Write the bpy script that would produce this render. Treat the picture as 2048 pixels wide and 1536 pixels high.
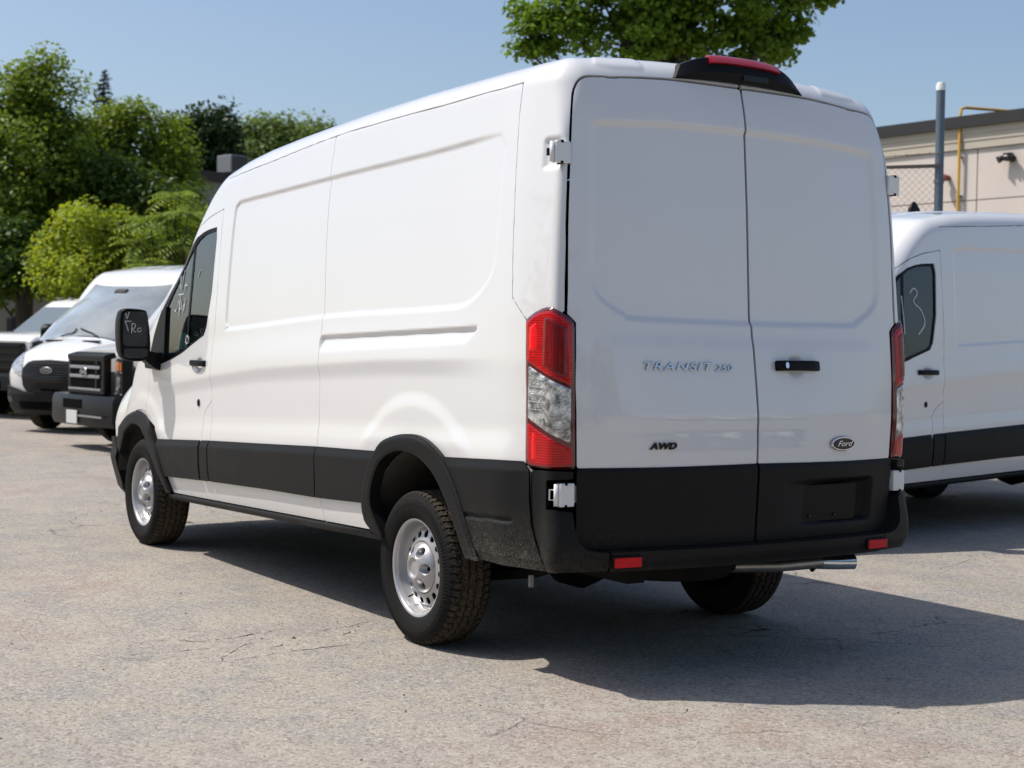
import bpy, bmesh, math, random
import numpy as np
from mathutils import Vector, Matrix

for _o in list(bpy.data.objects): bpy.data.objects.remove(_o)
S = bpy.context.scene
C = S.collection
random.seed(7); RNG = np.random.default_rng(11)

# ---------------------------------------------------------------- camera
CAM_POS = (-6.0254, 4.2976, 1.3689); YAW, PITCH, ROLL, FPX = -.5660, -.0259, .0192, 3036.3
_f = Vector((math.cos(YAW)*math.cos(PITCH), math.sin(YAW)*math.cos(PITCH), math.sin(PITCH)))
_r = _f.cross(Vector((0, 0, 1))).normalized(); _u = _r.cross(_f)
_r, _u = (math.cos(ROLL)*_r+math.sin(ROLL)*_u), (-math.sin(ROLL)*_r+math.cos(ROLL)*_u)
cam = bpy.data.cameras.new('camera'); cam.sensor_width = 36; cam.lens = FPX/2048*36
cam.clip_start = .1; cam.clip_end = 2000
cam.dof.use_dof = True; cam.dof.focus_distance = 6.9; cam.dof.aperture_fstop = 4.0
cam_o = bpy.data.objects.new('camera', cam); C.objects.link(cam_o); S.camera = cam_o
cam_o.matrix_world = Matrix(((_r.x, _u.x, -_f.x, CAM_POS[0]), (_r.y, _u.y, -_f.y, CAM_POS[1]), (_r.z, _u.z, -_f.z, CAM_POS[2]), (0, 0, 0, 1)))

# ---------------------------------------------------------------- sky, sun, exposure
SUN_DIR = Vector((.425, .50, 1.0)).normalized()          # towards the sun
w = bpy.data.worlds.new('World'); S.world = w; w.use_nodes = True
nt = w.node_tree; nt.nodes.clear()
sky = nt.nodes.new('ShaderNodeTexSky'); sky.sky_type = 'NISHITA'; sky.sun_disc = False
sky.sun_elevation = math.asin(SUN_DIR.z); sky.sun_rotation = math.atan2(SUN_DIR.x, SUN_DIR.y)
sky.air_density = 1.0; sky.dust_density = 2.2; sky.ozone_density = 1.8; sky.altitude = 100
bg = nt.nodes.new('ShaderNodeBackground'); bg.inputs['Strength'].default_value = .14
wo = nt.nodes.new('ShaderNodeOutputWorld')
nt.links.new(sky.outputs[0], bg.inputs[0]); nt.links.new(bg.outputs[0], wo.inputs[0])
sl = bpy.data.lights.new('sun', 'SUN'); sl.energy = 4.5; sl.angle = math.radians(.53); sl.color = (1, .935, .85)
so = bpy.data.objects.new('sun', sl); C.objects.link(so)
so.rotation_euler = (-SUN_DIR).to_track_quat('-Z', 'Y').to_euler()
S.view_settings.view_transform = 'Standard'; S.view_settings.look = 'None'
S.view_settings.gamma = 1; S.view_settings.use_curve_mapping = False
S.view_settings.exposure = .0

S.cycles.max_bounces = 5; S.cycles.diffuse_bounces = 1; S.cycles.glossy_bounces = 3; S.cycles.transmission_bounces = 4; S.cycles.transparent_max_bounces = 8; S.cycles.caustics_reflective = False; S.cycles.caustics_refractive = False
# ---------------------------------------------------------------- materials
MATS = {}
class NT:
    def __init__(s, name):
        s.m = bpy.data.materials.new(name); s.m.use_nodes = True; s.t = s.m.node_tree; s.t.nodes.clear()
        s.out = s.n('ShaderNodeOutputMaterial')
    def n(s, typ, **kw):
        x = s.t.nodes.new(typ)
        for k, v in kw.items(): setattr(x, k, v)
        return x
    def l(s, a, b): s.t.links.new(a, b)
    def val(s, node, **kw):
        for k, v in kw.items(): node.inputs[k.replace('_', ' ')].default_value = v
        return node
    def coord(s, out='Object', scale=(1, 1, 1)):
        c = s.n('ShaderNodeTexCoord'); m = s.n('ShaderNodeMapping'); m.inputs['Scale'].default_value = scale
        s.l(c.outputs[out], m.inputs[0]); return m.outputs[0]
    def noise(s, vec, scale, detail=3, rough=.55):
        x = s.n('ShaderNodeTexNoise'); x.inputs['Scale'].default_value = scale; x.inputs['Detail'].default_value = detail
        x.inputs['Roughness'].default_value = rough; s.l(vec, x.inputs['Vector']); return x.outputs['Fac']
    def ramp(s, fac, stops, interp='LINEAR'):
        x = s.n('ShaderNodeValToRGB'); x.color_ramp.interpolation = interp
        e = x.color_ramp.elements
        while len(e) < len(stops): e.new(.5)
        for i, (p, c) in enumerate(stops):
            e[i].position = p; e[i].color = (c, c, c, 1) if not hasattr(c, '__len__') else (*c, 1)
        s.l(fac, x.inputs[0]); return x.outputs[0]
    def mix(s, fac, a, b, mode='MIX'):
        x = s.n('ShaderNodeMix', data_type='RGBA', blend_type=mode)
        for sock, v in ((x.inputs[0], fac), (x.inputs[6], a), (x.inputs[7], b)):
            if hasattr(v, 'is_linked') or hasattr(v, 'links'): s.l(v, sock)
            else: sock.default_value = v if not hasattr(v, '__len__') else ((*v, 1) if len(v) == 3 else v)
        return x.outputs[2]
    def math(s, op, a, b=None, clamp=False):
        x = s.n('ShaderNodeMath', operation=op, use_clamp=clamp)
        for sock, v in zip(x.inputs, (a, b)):
            if v is None: continue
            if hasattr(v, 'links'): s.l(v, sock)
            else: sock.default_value = v
        return x.outputs[0]
    def bsdf(s, color=None, rough=.5, metal=0, **kw):
        b = s.n('ShaderNodeBsdfPrincipled'); s.b = b
        if color is not None:
            if hasattr(color, 'links'): s.l(color, b.inputs['Base Color'])
            else: b.inputs['Base Color'].default_value = (*color, 1)
        if hasattr(rough, 'links'): s.l(rough, b.inputs['Roughness'])
        else: b.inputs['Roughness'].default_value = rough
        b.inputs['Metallic'].default_value = metal
        for k, v in kw.items(): b.inputs[k].default_value = v
        s.l(b.outputs[0], s.out.inputs[0]); return b
    def bump(s, h, strength=.3, dist=.01, normal=None):
        x = s.n('ShaderNodeBump'); x.inputs['Strength'].default_value = strength; x.inputs['Distance'].default_value = dist
        s.l(h, x.inputs['Height']); s.l(x.outputs[0], s.b.inputs['Normal']); return x
def simple(name, color, rough=.5, metal=0, var=.0, scale=30, bump=0, **kw):
    t = NT(name)
    if var > 0 or bump > 0:
        v = t.coord(); n = t.noise(v, scale, 4)
    if var > 0:
        c = t.mix(n, tuple(x*(1-var) for x in color), tuple(min(1, x*(1+var)) for x in color))
    else: c = color
    t.bsdf(c, rough, metal, **kw)
    if bump > 0: t.bump(n, bump, .004)
    MATS[name] = t.m; return t.m

def mk_paint():
    t = NT('white_paint'); v = t.coord(); n = t.noise(v, 1.7, 3)
    c = t.mix(t.ramp(n, [(.35, 0), (.75, 1)]), (.78, .78, .78), (.77, .77, .765))
    t.bsdf(c, .30, 0, **{'Coat Weight': 1.0, 'Coat Roughness': .03, 'Coat IOR': 1.62})
    MATS['paint'] = t.m
mk_paint()
def mk_black():
    t = NT('black_plastic'); v = t.coord()
    g = t.noise(v, 420, 2); d = t.noise(v, 5, 5, .65); sp = t.noise(v, 230, 2, .7); sp2 = t.noise(v, 60, 4, .75)
    geo = t.n('ShaderNodeTexCoord'); sx = t.n('ShaderNodeSeparateXYZ'); t.l(geo.outputs['Object'], sx.inputs[0])
    # dried spray thrown up behind the rear wheels: a smear on the quarter trim, low down
    mz = t.ramp(t.math('ADD', sx.outputs[2], t.math('MULTIPLY', d, .16)), [(.50, 1), (.80, 0)])
    mx = t.ramp(t.math('MULTIPLY', t.math('ADD', sx.outputs[0], 1.30), .8), [(.0, 0), (.28, 1), (.56, 1), (.70, 0)])
    m = t.math('MULTIPLY', mz, mx)
    spk = t.ramp(t.math('ADD', sp, t.math('MULTIPLY', m, .20)), [(.70, 0), (.80, .8)])
    film = t.math('MULTIPLY', m, t.ramp(sp2, [(.40, 0), (.66, .75)]))
    c0 = t.mix(t.ramp(d, [(.35, 0), (.7, 1)]), (.0075, .0075, .008), (.012, .0118, .0115))
    c1 = t.mix(film, c0, (.085, .078, .062))
    c2 = t.mix(t.math('MULTIPLY', spk, m), c1, (.50, .48, .44))
    t.bsdf(c2, t.ramp(d, [(.3, .46), (.7, .58)]), 0, **{'Specular IOR Level': .18})
    t.bump(g, .12, .0015)
    MATS['black'] = t.m
mk_black()
simple('gloss_black', (.007, .007, .008), .16, var=.2, **{'Specular IOR Level': .3})
simple('satin_black', (.008, .008, .009), .42, var=.25, bump=.05, scale=200, **{'Specular IOR Level': .13})
simple('dark_void', (.004, .004, .004), .85, **{'Specular IOR Level': .05})
simple('underbody', (.014, .0135, .013), .9, var=.5, scale=12, bump=.3, **{'Specular IOR Level': .1})
simple('badge_chrome', (.62, .63, .65), .10, 1.0, var=.05)
simple('arch_liner', (.060, .053, .046), .85, var=.45, scale=10, bump=.2)
simple('chrome', (.75, .76, .78), .10, 1.0, var=.05)
simple('steel_pipe', (.34, .33, .31), .34, .9, var=.25, scale=25, bump=.1)
simple('grey_plastic', (.22, .22, .23), .5, var=.2)
simple('bar_grey', (.30, .30, .32), .32, .35, var=.1)
simple('seat_cloth', (.035, .036, .04), .85, var=.3, scale=80)
simple('brake_lens', (.36, .004, .010), .15, var=.3, scale=60, **{'Coat Weight': 1, 'Coat Roughness': .05})
simple('reflector_red', (.62, .006, .014), .35, var=.15, **{'Specular IOR Level': .25})
simple('amber', (.85, .22, .01), .2, var=.15, **{'Coat Weight': 1})
simple('white_marker', (.82, .84, .84), .7)
simple('paper', (.72, .76, .75), .7, var=.08)
simple('emblem_blue', (.006, .009, .022), .30, var=.1)
simple('brass_cap', (.6, .6, .62), .3, 1)
simple('mirror_glass', (.012, .018, .022), .02, 0, var=.05, **{'Specular IOR Level': .6})  # dark reflection put into the base colour; the surface mirrors only weakly
def mk_rim():
    t = NT('silver_wheel'); v = t.coord(); n = t.noise(v, 60, 4); n2 = t.noise(v, 7, 4)
    c = t.mix(t.ramp(n2, [(.4, 0), (.75, 1)]), (.50, .50, .52), (.42, .41, .40))
    t.bsdf(c, t.ramp(n, [(.3, .30), (.7, .38)]), .55); MATS['rim'] = t.m
mk_rim()
def mk_rubber():
    t = NT('tyre_rubber'); v = t.coord(); n = t.noise(v, 55, 4, .65); f = t.noise(v, 300, 2)
    sx = t.n('ShaderNodeSeparateXYZ'); t.l(v, sx.inputs[0])
    rr = t.math('SQRT', t.math('ADD', t.math('MULTIPLY', sx.outputs[0], sx.outputs[0]), t.math('MULTIPLY', sx.outputs[2], sx.outputs[2])))
    tread = t.ramp(rr, [(.335, 0), (.346, 1)])
    dust_or_sheen = t.math('MULTIPLY', tread, t.ramp(n, [(.36, .10), (.62, .75)]))
    c = t.mix(dust_or_sheen, t.mix(n, (.0075, .0075, .0075), (.014, .0135, .013)), (.115, .090, .062))
    t.bsdf(c, t.ramp(n, [(.3, .70), (.7, .85)]), 0, **{'Specular IOR Level': .16}); t.bump(f, .15, .0015); MATS['rubber'] = t.m
mk_rubber()
def mk_glass(name, tint, rough=0.0, gain=1.5, dust_or_sheen=0.0):
    t = NT(name); tr = t.n('ShaderNodeBsdfTransparent'); tr.inputs[0].default_value = (*tint, 1)
    gl = t.n('ShaderNodeBsdfGlossy'); gl.inputs['Roughness'].default_value = rough; gl.inputs[0].default_value = (.95, .97, 1, 1)
    fr = t.n('ShaderNodeFresnel'); fr.inputs['IOR'].default_value = 1.5
    k = t.math('MULTIPLY', fr.outputs[0], gain, True)
    mx = t.n('ShaderNodeMixShader'); t.l(k, mx.inputs[0]); t.l(tr.outputs[0], mx.inputs[1]); t.l(gl.outputs[0], mx.inputs[2])
    last = mx.outputs[0]
    if dust_or_sheen > 0:
        df = t.n('ShaderNodeBsdfDiffuse'); df.inputs[0].default_value = (.46, .53, .56, 1); m2 = t.n('ShaderNodeMixShader'); t.l(t.ramp(t.noise(t.coord(), 2.5, 4), [(.3, dust_or_sheen*.7), (.7, dust_or_sheen*1.2)]), m2.inputs[0]); t.l(last, m2.inputs[1]); t.l(df.outputs[0], m2.inputs[2]); last = m2.outputs[0]  # pale diffuse mixed in: painted sheen that lightens the windscreens
    t.l(last, t.out.inputs[0]); MATS[name] = t.m
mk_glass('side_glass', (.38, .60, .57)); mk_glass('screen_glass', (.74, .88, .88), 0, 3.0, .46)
def mk_lens(name, deep, bright, wave):
    t = NT(name); v = t.coord('Object')
    wv = t.n('ShaderNodeTexWave', wave_type='BANDS', bands_direction='Z'); wv.inputs['Scale'].default_value = wave; wv.inputs['Distortion'].default_value = .3
    t.l(v, wv.inputs['Vector']); n = t.noise(v, 22, 3)
    c = t.mix(t.math('MULTIPLY', wv.outputs['Fac'], t.ramp(n, [(.3, .25), (.7, 1)])), deep, bright)
    t.bsdf(c, .22, 0, **{'Coat Weight': .6, 'Coat Roughness': .02, 'Specular IOR Level': .2}); t.bump(wv.outputs['Fac'], .10, .004); MATS[name] = t.m
mk_lens('lens_red', (.34, .001, .003), (.80, .006, .010), 30)
mk_lens('lens_red_dark', (.13, .001, .003), (.36, .003, .006), 34)
simple('lens_red_bright', (.92, .008, .012), .2, var=.1, **{'Coat Weight': .5, 'Coat Roughness': .02, 'Specular IOR Level': .2})
simple('lamp_frame', (.10, .002, .004), .15, var=.2, **{'Coat Weight': 1})
def mk_clear():
    t = NT('lens_clear'); v = t.coord('Object'); n = t.noise(v, 30, 4)
    vo = t.n('ShaderNodeTexVoronoi'); vo.inputs['Scale'].default_value = 95; t.l(v, vo.inputs['Vector'])
    c = t.mix(t.ramp(n, [(.35, 0), (.65, 1)]), (.16, .155, .15), (.86, .86, .84))
    t.bsdf(c, .15, .6, **{'Coat Weight': 1, 'Coat Roughness': .02}); t.bump(vo.outputs['Distance'], .6, .004); MATS['lens_clear'] = t.m
mk_clear()
# ---------------------------------------------------------------- van skin: one smooth implicit shape
def table(knots, lo, hi, sig, step=.002):
    xs = np.arange(lo, hi, step)
    k = np.array(knots, float)
    ys = np.interp(xs, k[:, 0], k[:, 1])
    n = int(4*sig/step)
    if n > 0:
        w = np.exp(-.5*(np.arange(-n, n+1)*step/sig)**2); w /= w.sum()
        ys = np.convolve(np.pad(ys, n, mode='edge'), w, mode='valid')
    return lambda t: np.interp(t, xs, ys)
def sstep(a, b, t):
    t = np.clip((t-a)/(b-a), 0, 1); return t*t*(3-2*t)
T_side = table([(.2,.90),(.40,.950),(.50,.977),(.60,.993),(.80,.999),(.95,1.002),(1.1,1.003),(1.3,1.000),(1.5,.990),
                (1.8,.970),(2.0,.955),(2.2,.935),(2.3,.924),(2.5,.900),(2.8,.86)], .1, 2.9, .03)
T_taper = table([(-1.4,-.075),(-1.05,-.028),(-.80,.0),(2.5,0),(3.3,-.012),(3.9,-.035),(4.5,-.07),(5,-.12)], -1.6, 5.2, .05)
T_roof = table([(-1.3,2.565),(-.9,2.578),(-.5,2.580),(.2,2.574),(.8,2.556),(1.2,2.537),(1.58,2.517),(1.98,2.490),(2.26,2.460),
                (2.56,2.405),(2.70,2.352),(2.84,2.28),(2.96,2.20),(3.10,2.10),(3.34,1.965),(3.66,1.762),(3.84,1.615),
                (4.0,1.47),(4.08,1.39),(4.16,1.345),(4.35,1.285),(4.55,1.20),(4.68,1.12),(4.78,1.00),(5,.6)], -1.4, 5.1, .035)
T_rear = table([(.3,-1.165),(.55,-1.183),(.9,-1.200),(1.05,-1.198),(1.2,-1.178),(1.39,-1.15),(1.5,-1.136),(1.95,-1.108),(2.3,-1.078),(2.4,-1.058),(2.48,-1.034),(2.7,-1.0)], .1, 2.9, .04)
T_front = table([(.2,4.70),(.5,4.78),(.75,4.83),(.95,4.82),(1.1,4.76),(1.3,4.6),(3,4.6)], .1, 2.9, .05)
def F_skin(x, y, z):
    def rmax(a, b, r):
        return np.minimum(-r, np.maximum(a, b)) + np.sqrt(np.maximum(a+r, 0)**2+np.maximum(b+r, 0)**2)
    ay = np.abs(y)
    A = ay-(T_side(z)+T_taper(x))
    B = T_rear(z)+(.052+.042*(1-sstep(.9, 1.5, z)))*(ay/.9)**2.4-x
    sl = (T_roof(x+.01)-T_roof(x-.01))/.02
    C = (z-(T_roof(x)-(.042+.16*sstep(2.5, 3.3, x)-.12*sstep(3.95, 4.2, x))*(ay/.85)**2.2-.17*sstep(3.95, 4.2, x)*(ay/.85)**5))/np.sqrt(1+sl*sl)
    D = x-(T_front(z)-.30*(ay/.95)**2.6)
    r1 = .026+.075*sstep(2.15, 2.5, z)
    f = rmax(A, B, r1)
    f = rmax(f, D, .10)
    return rmax(f, C, .105)
XC, XF, YC, RHO = -.72, 4.15, .60, .32
UC0 = XC-RHO*math.pi/2; UF0 = XF+RHO*math.pi/2
def ZC(x): return np.minimum(2.20, T_roof(np.clip(x, XC, XF))-.30)
def uv_ray(u, v):
    u = np.asarray(u, float); v = np.asarray(v, float)
    ox = np.clip(u, XC, XF)
    oy = np.where(u < UC0, YC-(UC0-u), np.where(u > UF0, YC-(u-UF0), YC))
    th = np.clip((XC-u)/RHO, 0, math.pi/2)-np.clip((u-XF)/RHO, 0, math.pi/2)
    zc = ZC(ox)
    ph = np.clip((v-zc)/RHO, 0, math.pi/2)
    oz = np.minimum(v, zc)
    o = np.stack([ox, oy, oz], -1)
    d = np.stack([-np.sin(th)*np.cos(ph), np.cos(th)*np.cos(ph), np.sin(ph)], -1)
    return o, d
def skin_solve(o, d, hi=1.0):
    a = np.zeros(o.shape[:-1]); b = np.full(o.shape[:-1], hi)
    for _ in range(34):
        m = .5*(a+b); p = o+d*m[..., None]
        f = F_skin(p[..., 0], p[..., 1], p[..., 2])
        ins = f < 0
        a = np.where(ins, m, a); b = np.where(ins, b, m)
    return o+d*(.5*(a+b))[..., None]
# ---------------------------------------------------------------- object helpers
def put(name, me, mat=None, parent=None):
    o = bpy.data.objects.new(name, me); C.objects.link(o)
    if mat is not None: me.materials.append(MATS[mat] if isinstance(mat, str) else mat)
    if parent is not None: o.parent = parent
    return o
def thing(name, label, cat, loc=(0, 0, 0), rz=0, group=None):
    o = bpy.data.objects.new(name, None); C.objects.link(o); o.location = loc; o.rotation_euler = (0, 0, rz)
    o.empty_display_size = .2; tag(o, label, cat, group); return o
def tag(o, label=None, cat=None, group=None, kind=None):
    if label: o['label'] = label
    if cat: o['category'] = cat
    if group: o['group'] = group
    if kind: o['kind'] = kind
    return o
def copy_tree(o, parent=None):
    c = o.copy(); C.objects.link(c); c.parent = parent
    for ch in list(o.children): copy_tree(ch, c)
    return c
def mesh_np(name, V, Fs, smooth=True, N=None):
    me = bpy.data.meshes.new(name)
    me.from_pydata(np.asarray(V, float).tolist(), [], Fs)
    if smooth: me.polygons.foreach_set('use_smooth', [True]*len(me.polygons))
    if N is not None: me.normals_split_custom_set_from_vertices(np.asarray(N, float).tolist())
    return me
class MB:
    """collects simple solids into one mesh"""
    def __init__(s): s.v = []; s.f = []; s.sm = []
    def add(s, V, Fs, smooth=False):
        b = len(s.v); s.v += [tuple(p) for p in V]; s.f += [tuple(i+b for i in f) for f in Fs]; s.sm += [smooth]*len(Fs); return s
    def box(s, c, d, bev=0, rot=None):
        c = Vector(c); hx, hy, hz = d[0]/2, d[1]/2, d[2]/2
        if bev <= 0:
            V = [Vector((x*hx, y*hy, z*hz)) for x in (-1, 1) for y in (-1, 1) for z in (-1, 1)]
            Fs = [(0, 1, 3, 2), (4, 6, 7, 5), (0, 4, 5, 1), (2, 3, 7, 6), (0, 2, 6, 4), (1, 5, 7, 3)]
            if rot is not None: V = [rot @ v for v in V]
            return s.add([c+v for v in V], Fs)
        bm = bmesh.new(); bmesh.ops.create_cube(bm, size=1)
        for v in bm.verts: v.co = Vector((v.co.x*d[0], v.co.y*d[1], v.co.z*d[2]))
        bmesh.ops.bevel(bm, geom=bm.edges[:], offset=bev, segments=2, affect='EDGES', profile=.5)
        V = [(rot @ v.co if rot is not None else v.co)+c for v in bm.verts]
        Fs = [[v.index for v in f.verts] for f in bm.faces]; bm.free()
        return s.add(V, Fs)
    def tube(s, pts, r, n=8, cap=True, closed=False):
        pts = [Vector(p) for p in pts]; rs = r if hasattr(r, '__len__') else [r]*len(pts)
        V = []; m = len(pts); up = None
        for i, p in enumerate(pts):
            if closed: t = (pts[(i+1) % m]-pts[i-1])
            else: t = pts[min(i+1, m-1)]-pts[max(i-1, 0)]
            t.normalize()
            if up is None: up = Vector((0, 0, 1)) if abs(t.z) < .9 else Vector((1, 0, 0))
            a = (up-t*up.dot(t)).normalized(); b = t.cross(a); up = a
            for k in range(n):
                q = 2*math.pi*k/n; V.append(p+(a*math.cos(q)+b*math.sin(q))*rs[i])
        Fs = []
        for i in range(m if closed else m-1):
            j = (i+1) % m
            for k in range(n):
                l = (k+1) % n; Fs.append((i*n+k, i*n+l, j*n+l, j*n+k))
        b0 = len(s.v); s.add(V, Fs, True)
        if cap and not closed:
            s.add(V[:n], [tuple(range(n-1, -1, -1))]); s.add(V[-n:], [tuple(range(n))])
        return s
    def prism(s, poly, o, ex, ey, ez, depth, bev=0.0):
        """2-D outline (ccw) put at o with axes ex, ey and pulled along ez by depth; bevelled far edge"""
        o, ex, ey, ez = Vector(o), Vector(ex), Vector(ey), Vector(ez); n = len(poly)
        cx = sum(p[0] for p in poly)/n; cy = sum(p[1] for p in poly)/n
        rings = [(0, 0), (depth-bev, 0), (depth, bev)] if bev else [(0, 0), (depth, 0)]
        V = []
        for h, ins in rings:
            for (x, y) in poly:
                L = math.hypot(x-cx, y-cy) or 1; k = max(0, 1-ins/L)
                V.append(o+ex*(cx+(x-cx)*k)+ey*(cy+(y-cy)*k)+ez*h)
        Fs = [(r*n+i, r*n+(i+1) % n, (r+1)*n+(i+1) % n, (r+1)*n+i) for r in range(len(rings)-1) for i in range(n)]
        Fs.append(tuple((len(rings)-1)*n+i for i in range(n))); Fs.append(tuple(range(n-1, -1, -1)))
        return s.add(V, Fs)
    def loft(s, secs, cap=True, smooth=True, closed=True):
        n = len(secs[0]); V = [p for q in secs for p in q]; Fs = []
        for i in range(len(secs)-1):
            for k in range(n if closed else n-1):
                l = (k+1) % n; Fs.append((i*n+k, i*n+l, (i+1)*n+l, (i+1)*n+k))
        s.add(V, Fs, smooth)
        if cap: s.add(secs[0], [tuple(range(n-1, -1, -1))]); s.add(secs[-1], [tuple(range(n))])
        return s
    def lathe(s, prof, axis='y', n=48, center=(0, 0, 0), cap=False):
        V = []
        for (h, r) in prof:
            for k in range(n):
                q = 2*math.pi*k/n; a, b = r*math.cos(q), r*math.sin(q)
                V.append({'y': (center[0]+a, center[1]+h, center[2]+b), 'z': (center[0]+a, center[1]+b, center[2]+h), 'x': (center[0]+h, center[1]+a, center[2]+b)}[axis])
        Fs = [(i*n+k, i*n+(k+1) % n, (i+1)*n+(k+1) % n, (i+1)*n+k) for i in range(len(prof)-1) for k in range(n)]
        return s.add(V, Fs, True)
    def build(s, name, mat, parent=None, fix=True, edge=35):
        me = bpy.data.meshes.new(name); me.from_pydata(s.v, [], s.f)
        me.polygons.foreach_set('use_smooth', s.sm)
        bm = bmesh.new(); bm.from_mesh(me); bmesh.ops.remove_doubles(bm, verts=bm.verts, dist=1e-5)
        if fix: bmesh.ops.recalc_face_normals(bm, faces=bm.faces)
        for e in bm.edges:
            if len(e.link_faces) == 2 and e.calc_face_angle(0) > math.radians(edge): e.smooth = False
        bm.to_mesh(me); bm.free()
        return put(name, me, mat, parent)
def rrect(w, h, r, n=5, cx=0, cy=0):
    P = []
    for sx, sy, a0 in ((1, 1, 0), (-1, 1, 90), (-1, -1, 180), (1, -1, 270)):
        for k in range(n+1):
            a = math.radians(a0+90*k/n); P.append((cx+sx*(w/2-r)+r*math.cos(a), cy+sy*(h/2-r)+r*math.sin(a)))
    return P
def text_mesh(txt, size, shear=0, sx=1, extrude=.002, bevel=.0006, spacing=1.0, offset=0.0):
    cu = bpy.data.curves.new('lettering', 'FONT'); cu.body = txt; cu.size = size; cu.shear = shear; cu.extrude = extrude
    cu.bevel_depth = bevel; cu.space_character = spacing; cu.align_x = 'CENTER'; cu.align_y = 'CENTER'; cu.resolution_u = 3; cu.offset = offset
    o = bpy.data.objects.new('lettering', cu); C.objects.link(o)
    dg = bpy.context.evaluated_depsgraph_get(); me = bpy.data.meshes.new_from_object(o.evaluated_get(dg))
    bpy.data.objects.remove(o); bpy.data.curves.remove(cu)
    for v in me.vertices: v.co.x *= sx
    return me

# ---------------------------------------------------------------- clipping a gridded skin to outlines
def seg_dist(U, V, pts, closed=False):
    d = np.full(U.shape, 1e9); P = list(pts)+([pts[0]] if closed else [])
    for (x0, y0), (x1, y1) in zip(P[:-1], P[1:]):
        dx, dy = x1-x0, y1-y0; L = dx*dx+dy*dy+1e-18
        t = np.clip(((U-x0)*dx+(V-y0)*dy)/L, 0, 1)
        d = np.minimum(d, (U-x0-t*dx)**2+(V-y0-t*dy)**2)
    return np.sqrt(d)
def sd_poly(U, V, pts):
    """signed distance, negative inside"""
    ins = np.zeros(U.shape, bool); n = len(pts)
    for i in range(n):
        x0, y0 = pts[i]; x1, y1 = pts[(i+1) % n]
        if y0 == y1: continue
        c = ((V >= min(y0, y1)) & (V < max(y0, y1))); xi = x0+(V-y0)*(x1-x0)/(y1-y0)
        ins ^= c & (U < xi)
    return np.where(ins, -1, 1)*seg_dist(U, V, pts, True)
def clip_grid(P, N, D, f, flange):
    nu, nv = f.shape; ins = f >= 0
    flat = np.arange(nu*nv).reshape(nu, nv); idx = np.full(nu*nv, -1)
    sel = ins.ravel().nonzero()[0]; idx[sel] = np.arange(len(sel))
    Pf, Nf, Df, ff = P.reshape(-1, 3), N.reshape(-1, 3), D.reshape(-1, 3), f.ravel()
    VP, VN, VD = [Pf[sel]], [Nf[sel]], [Df[sel]]
    c = np.stack([flat[:-1, :-1], flat[1:, :-1], flat[1:, 1:], flat[:-1, 1:]], -1).reshape(-1, 4)
    k = (ff[c] >= 0).sum(1)
    faces = idx[c[k == 4]].tolist()
    cut = {}; cp = []; cn = []; cd = []; bed = []; n0 = len(sel)
    for q in c[(k > 0) & (k < 4)]:
        poly = []; cuts = []
        for a, b in ((0, 1), (1, 2), (2, 3), (3, 0)):
            ia, ib = int(q[a]), int(q[b])
            if ff[ia] >= 0: poly.append(int(idx[ia]))
            if (ff[ia] >= 0) != (ff[ib] >= 0):
                key = (min(ia, ib), max(ia, ib))
                if key not in cut:
                    lo, hi = key; t = ff[lo]/(ff[lo]-ff[hi]); t = min(max(t, 0), 1)
                    cut[key] = n0+len(cp)
                    cp.append(Pf[lo]*(1-t)+Pf[hi]*t); nn = Nf[lo]*(1-t)+Nf[hi]*t; cn.append(nn/(np.linalg.norm(nn)+1e-12))
                    dd = Df[lo]*(1-t)+Df[hi]*t; cd.append(dd/(np.linalg.norm(dd)+1e-12))
                poly.append(cut[key]); cuts.append((cut[key], ff[ia] >= 0))
        if len(poly) >= 3: faces.append(poly)
        if len(cuts) == 2: bed.append((cuts[0][0], cuts[1][0]) if cuts[0][1] else (cuts[1][0], cuts[0][0]))
    if cp: VP.append(np.array(cp)); VN.append(np.array(cn)); VD.append(np.array(cd))
    VP = np.concatenate(VP); VN = np.concatenate(VN); VD = np.concatenate(VD)
    if flange > 0 and bed:
        top = {}; tn = {}
        cen_sign = None
        for a, b in bed:
            e = VP[b]-VP[a]; n = np.cross(e, VN[a])
            for i in (a, b): tn[i] = tn.get(i, 0)+n
        ids = sorted(tn); base = len(VP); m = len(ids)
        mp = {i: j for j, i in enumerate(ids)}
        nn = np.array([tn[i]/(np.linalg.norm(tn[i])+1e-12) for i in ids])
        tp = VP[ids]; bp = tp-VD[ids]*flange
        VP = np.concatenate([VP, tp, bp]); VN = np.concatenate([VN, nn, nn])
        ff2 = [(base+mp[a], base+mp[b], base+m+mp[b], base+m+mp[a]) for a, b in bed]
        return VP, VN, faces, ff2
    return VP, VN, faces, []
def grid_normals(P, D):
    a = np.gradient(P, axis=0); b = np.gradient(P, axis=1); n = np.cross(a, b)
    n /= (np.linalg.norm(n, axis=-1, keepdims=True)+1e-12)
    s = np.sign((n*D).sum(-1)); s = np.where(s == 0, 1, s)
    return n*s[..., None]
def orient(VP, VN, faces):
    """wind the faces so that they agree with the stored normals"""
    i0 = np.array([f[0] for f in faces]); i1 = np.array([f[1] for f in faces]); i2 = np.array([f[2] for f in faces]); i3 = np.array([f[-1] for f in faces])
    n = np.cross(VP[i1]-VP[i0], VP[i2]-VP[i1])+np.cross(VP[i2]-VP[i1], VP[i3]-VP[i2])
    bad = (n*VN[i0]).sum(-1) < 0
    return [f[::-1] if b else f for f, b in zip(faces, bad)]
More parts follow.
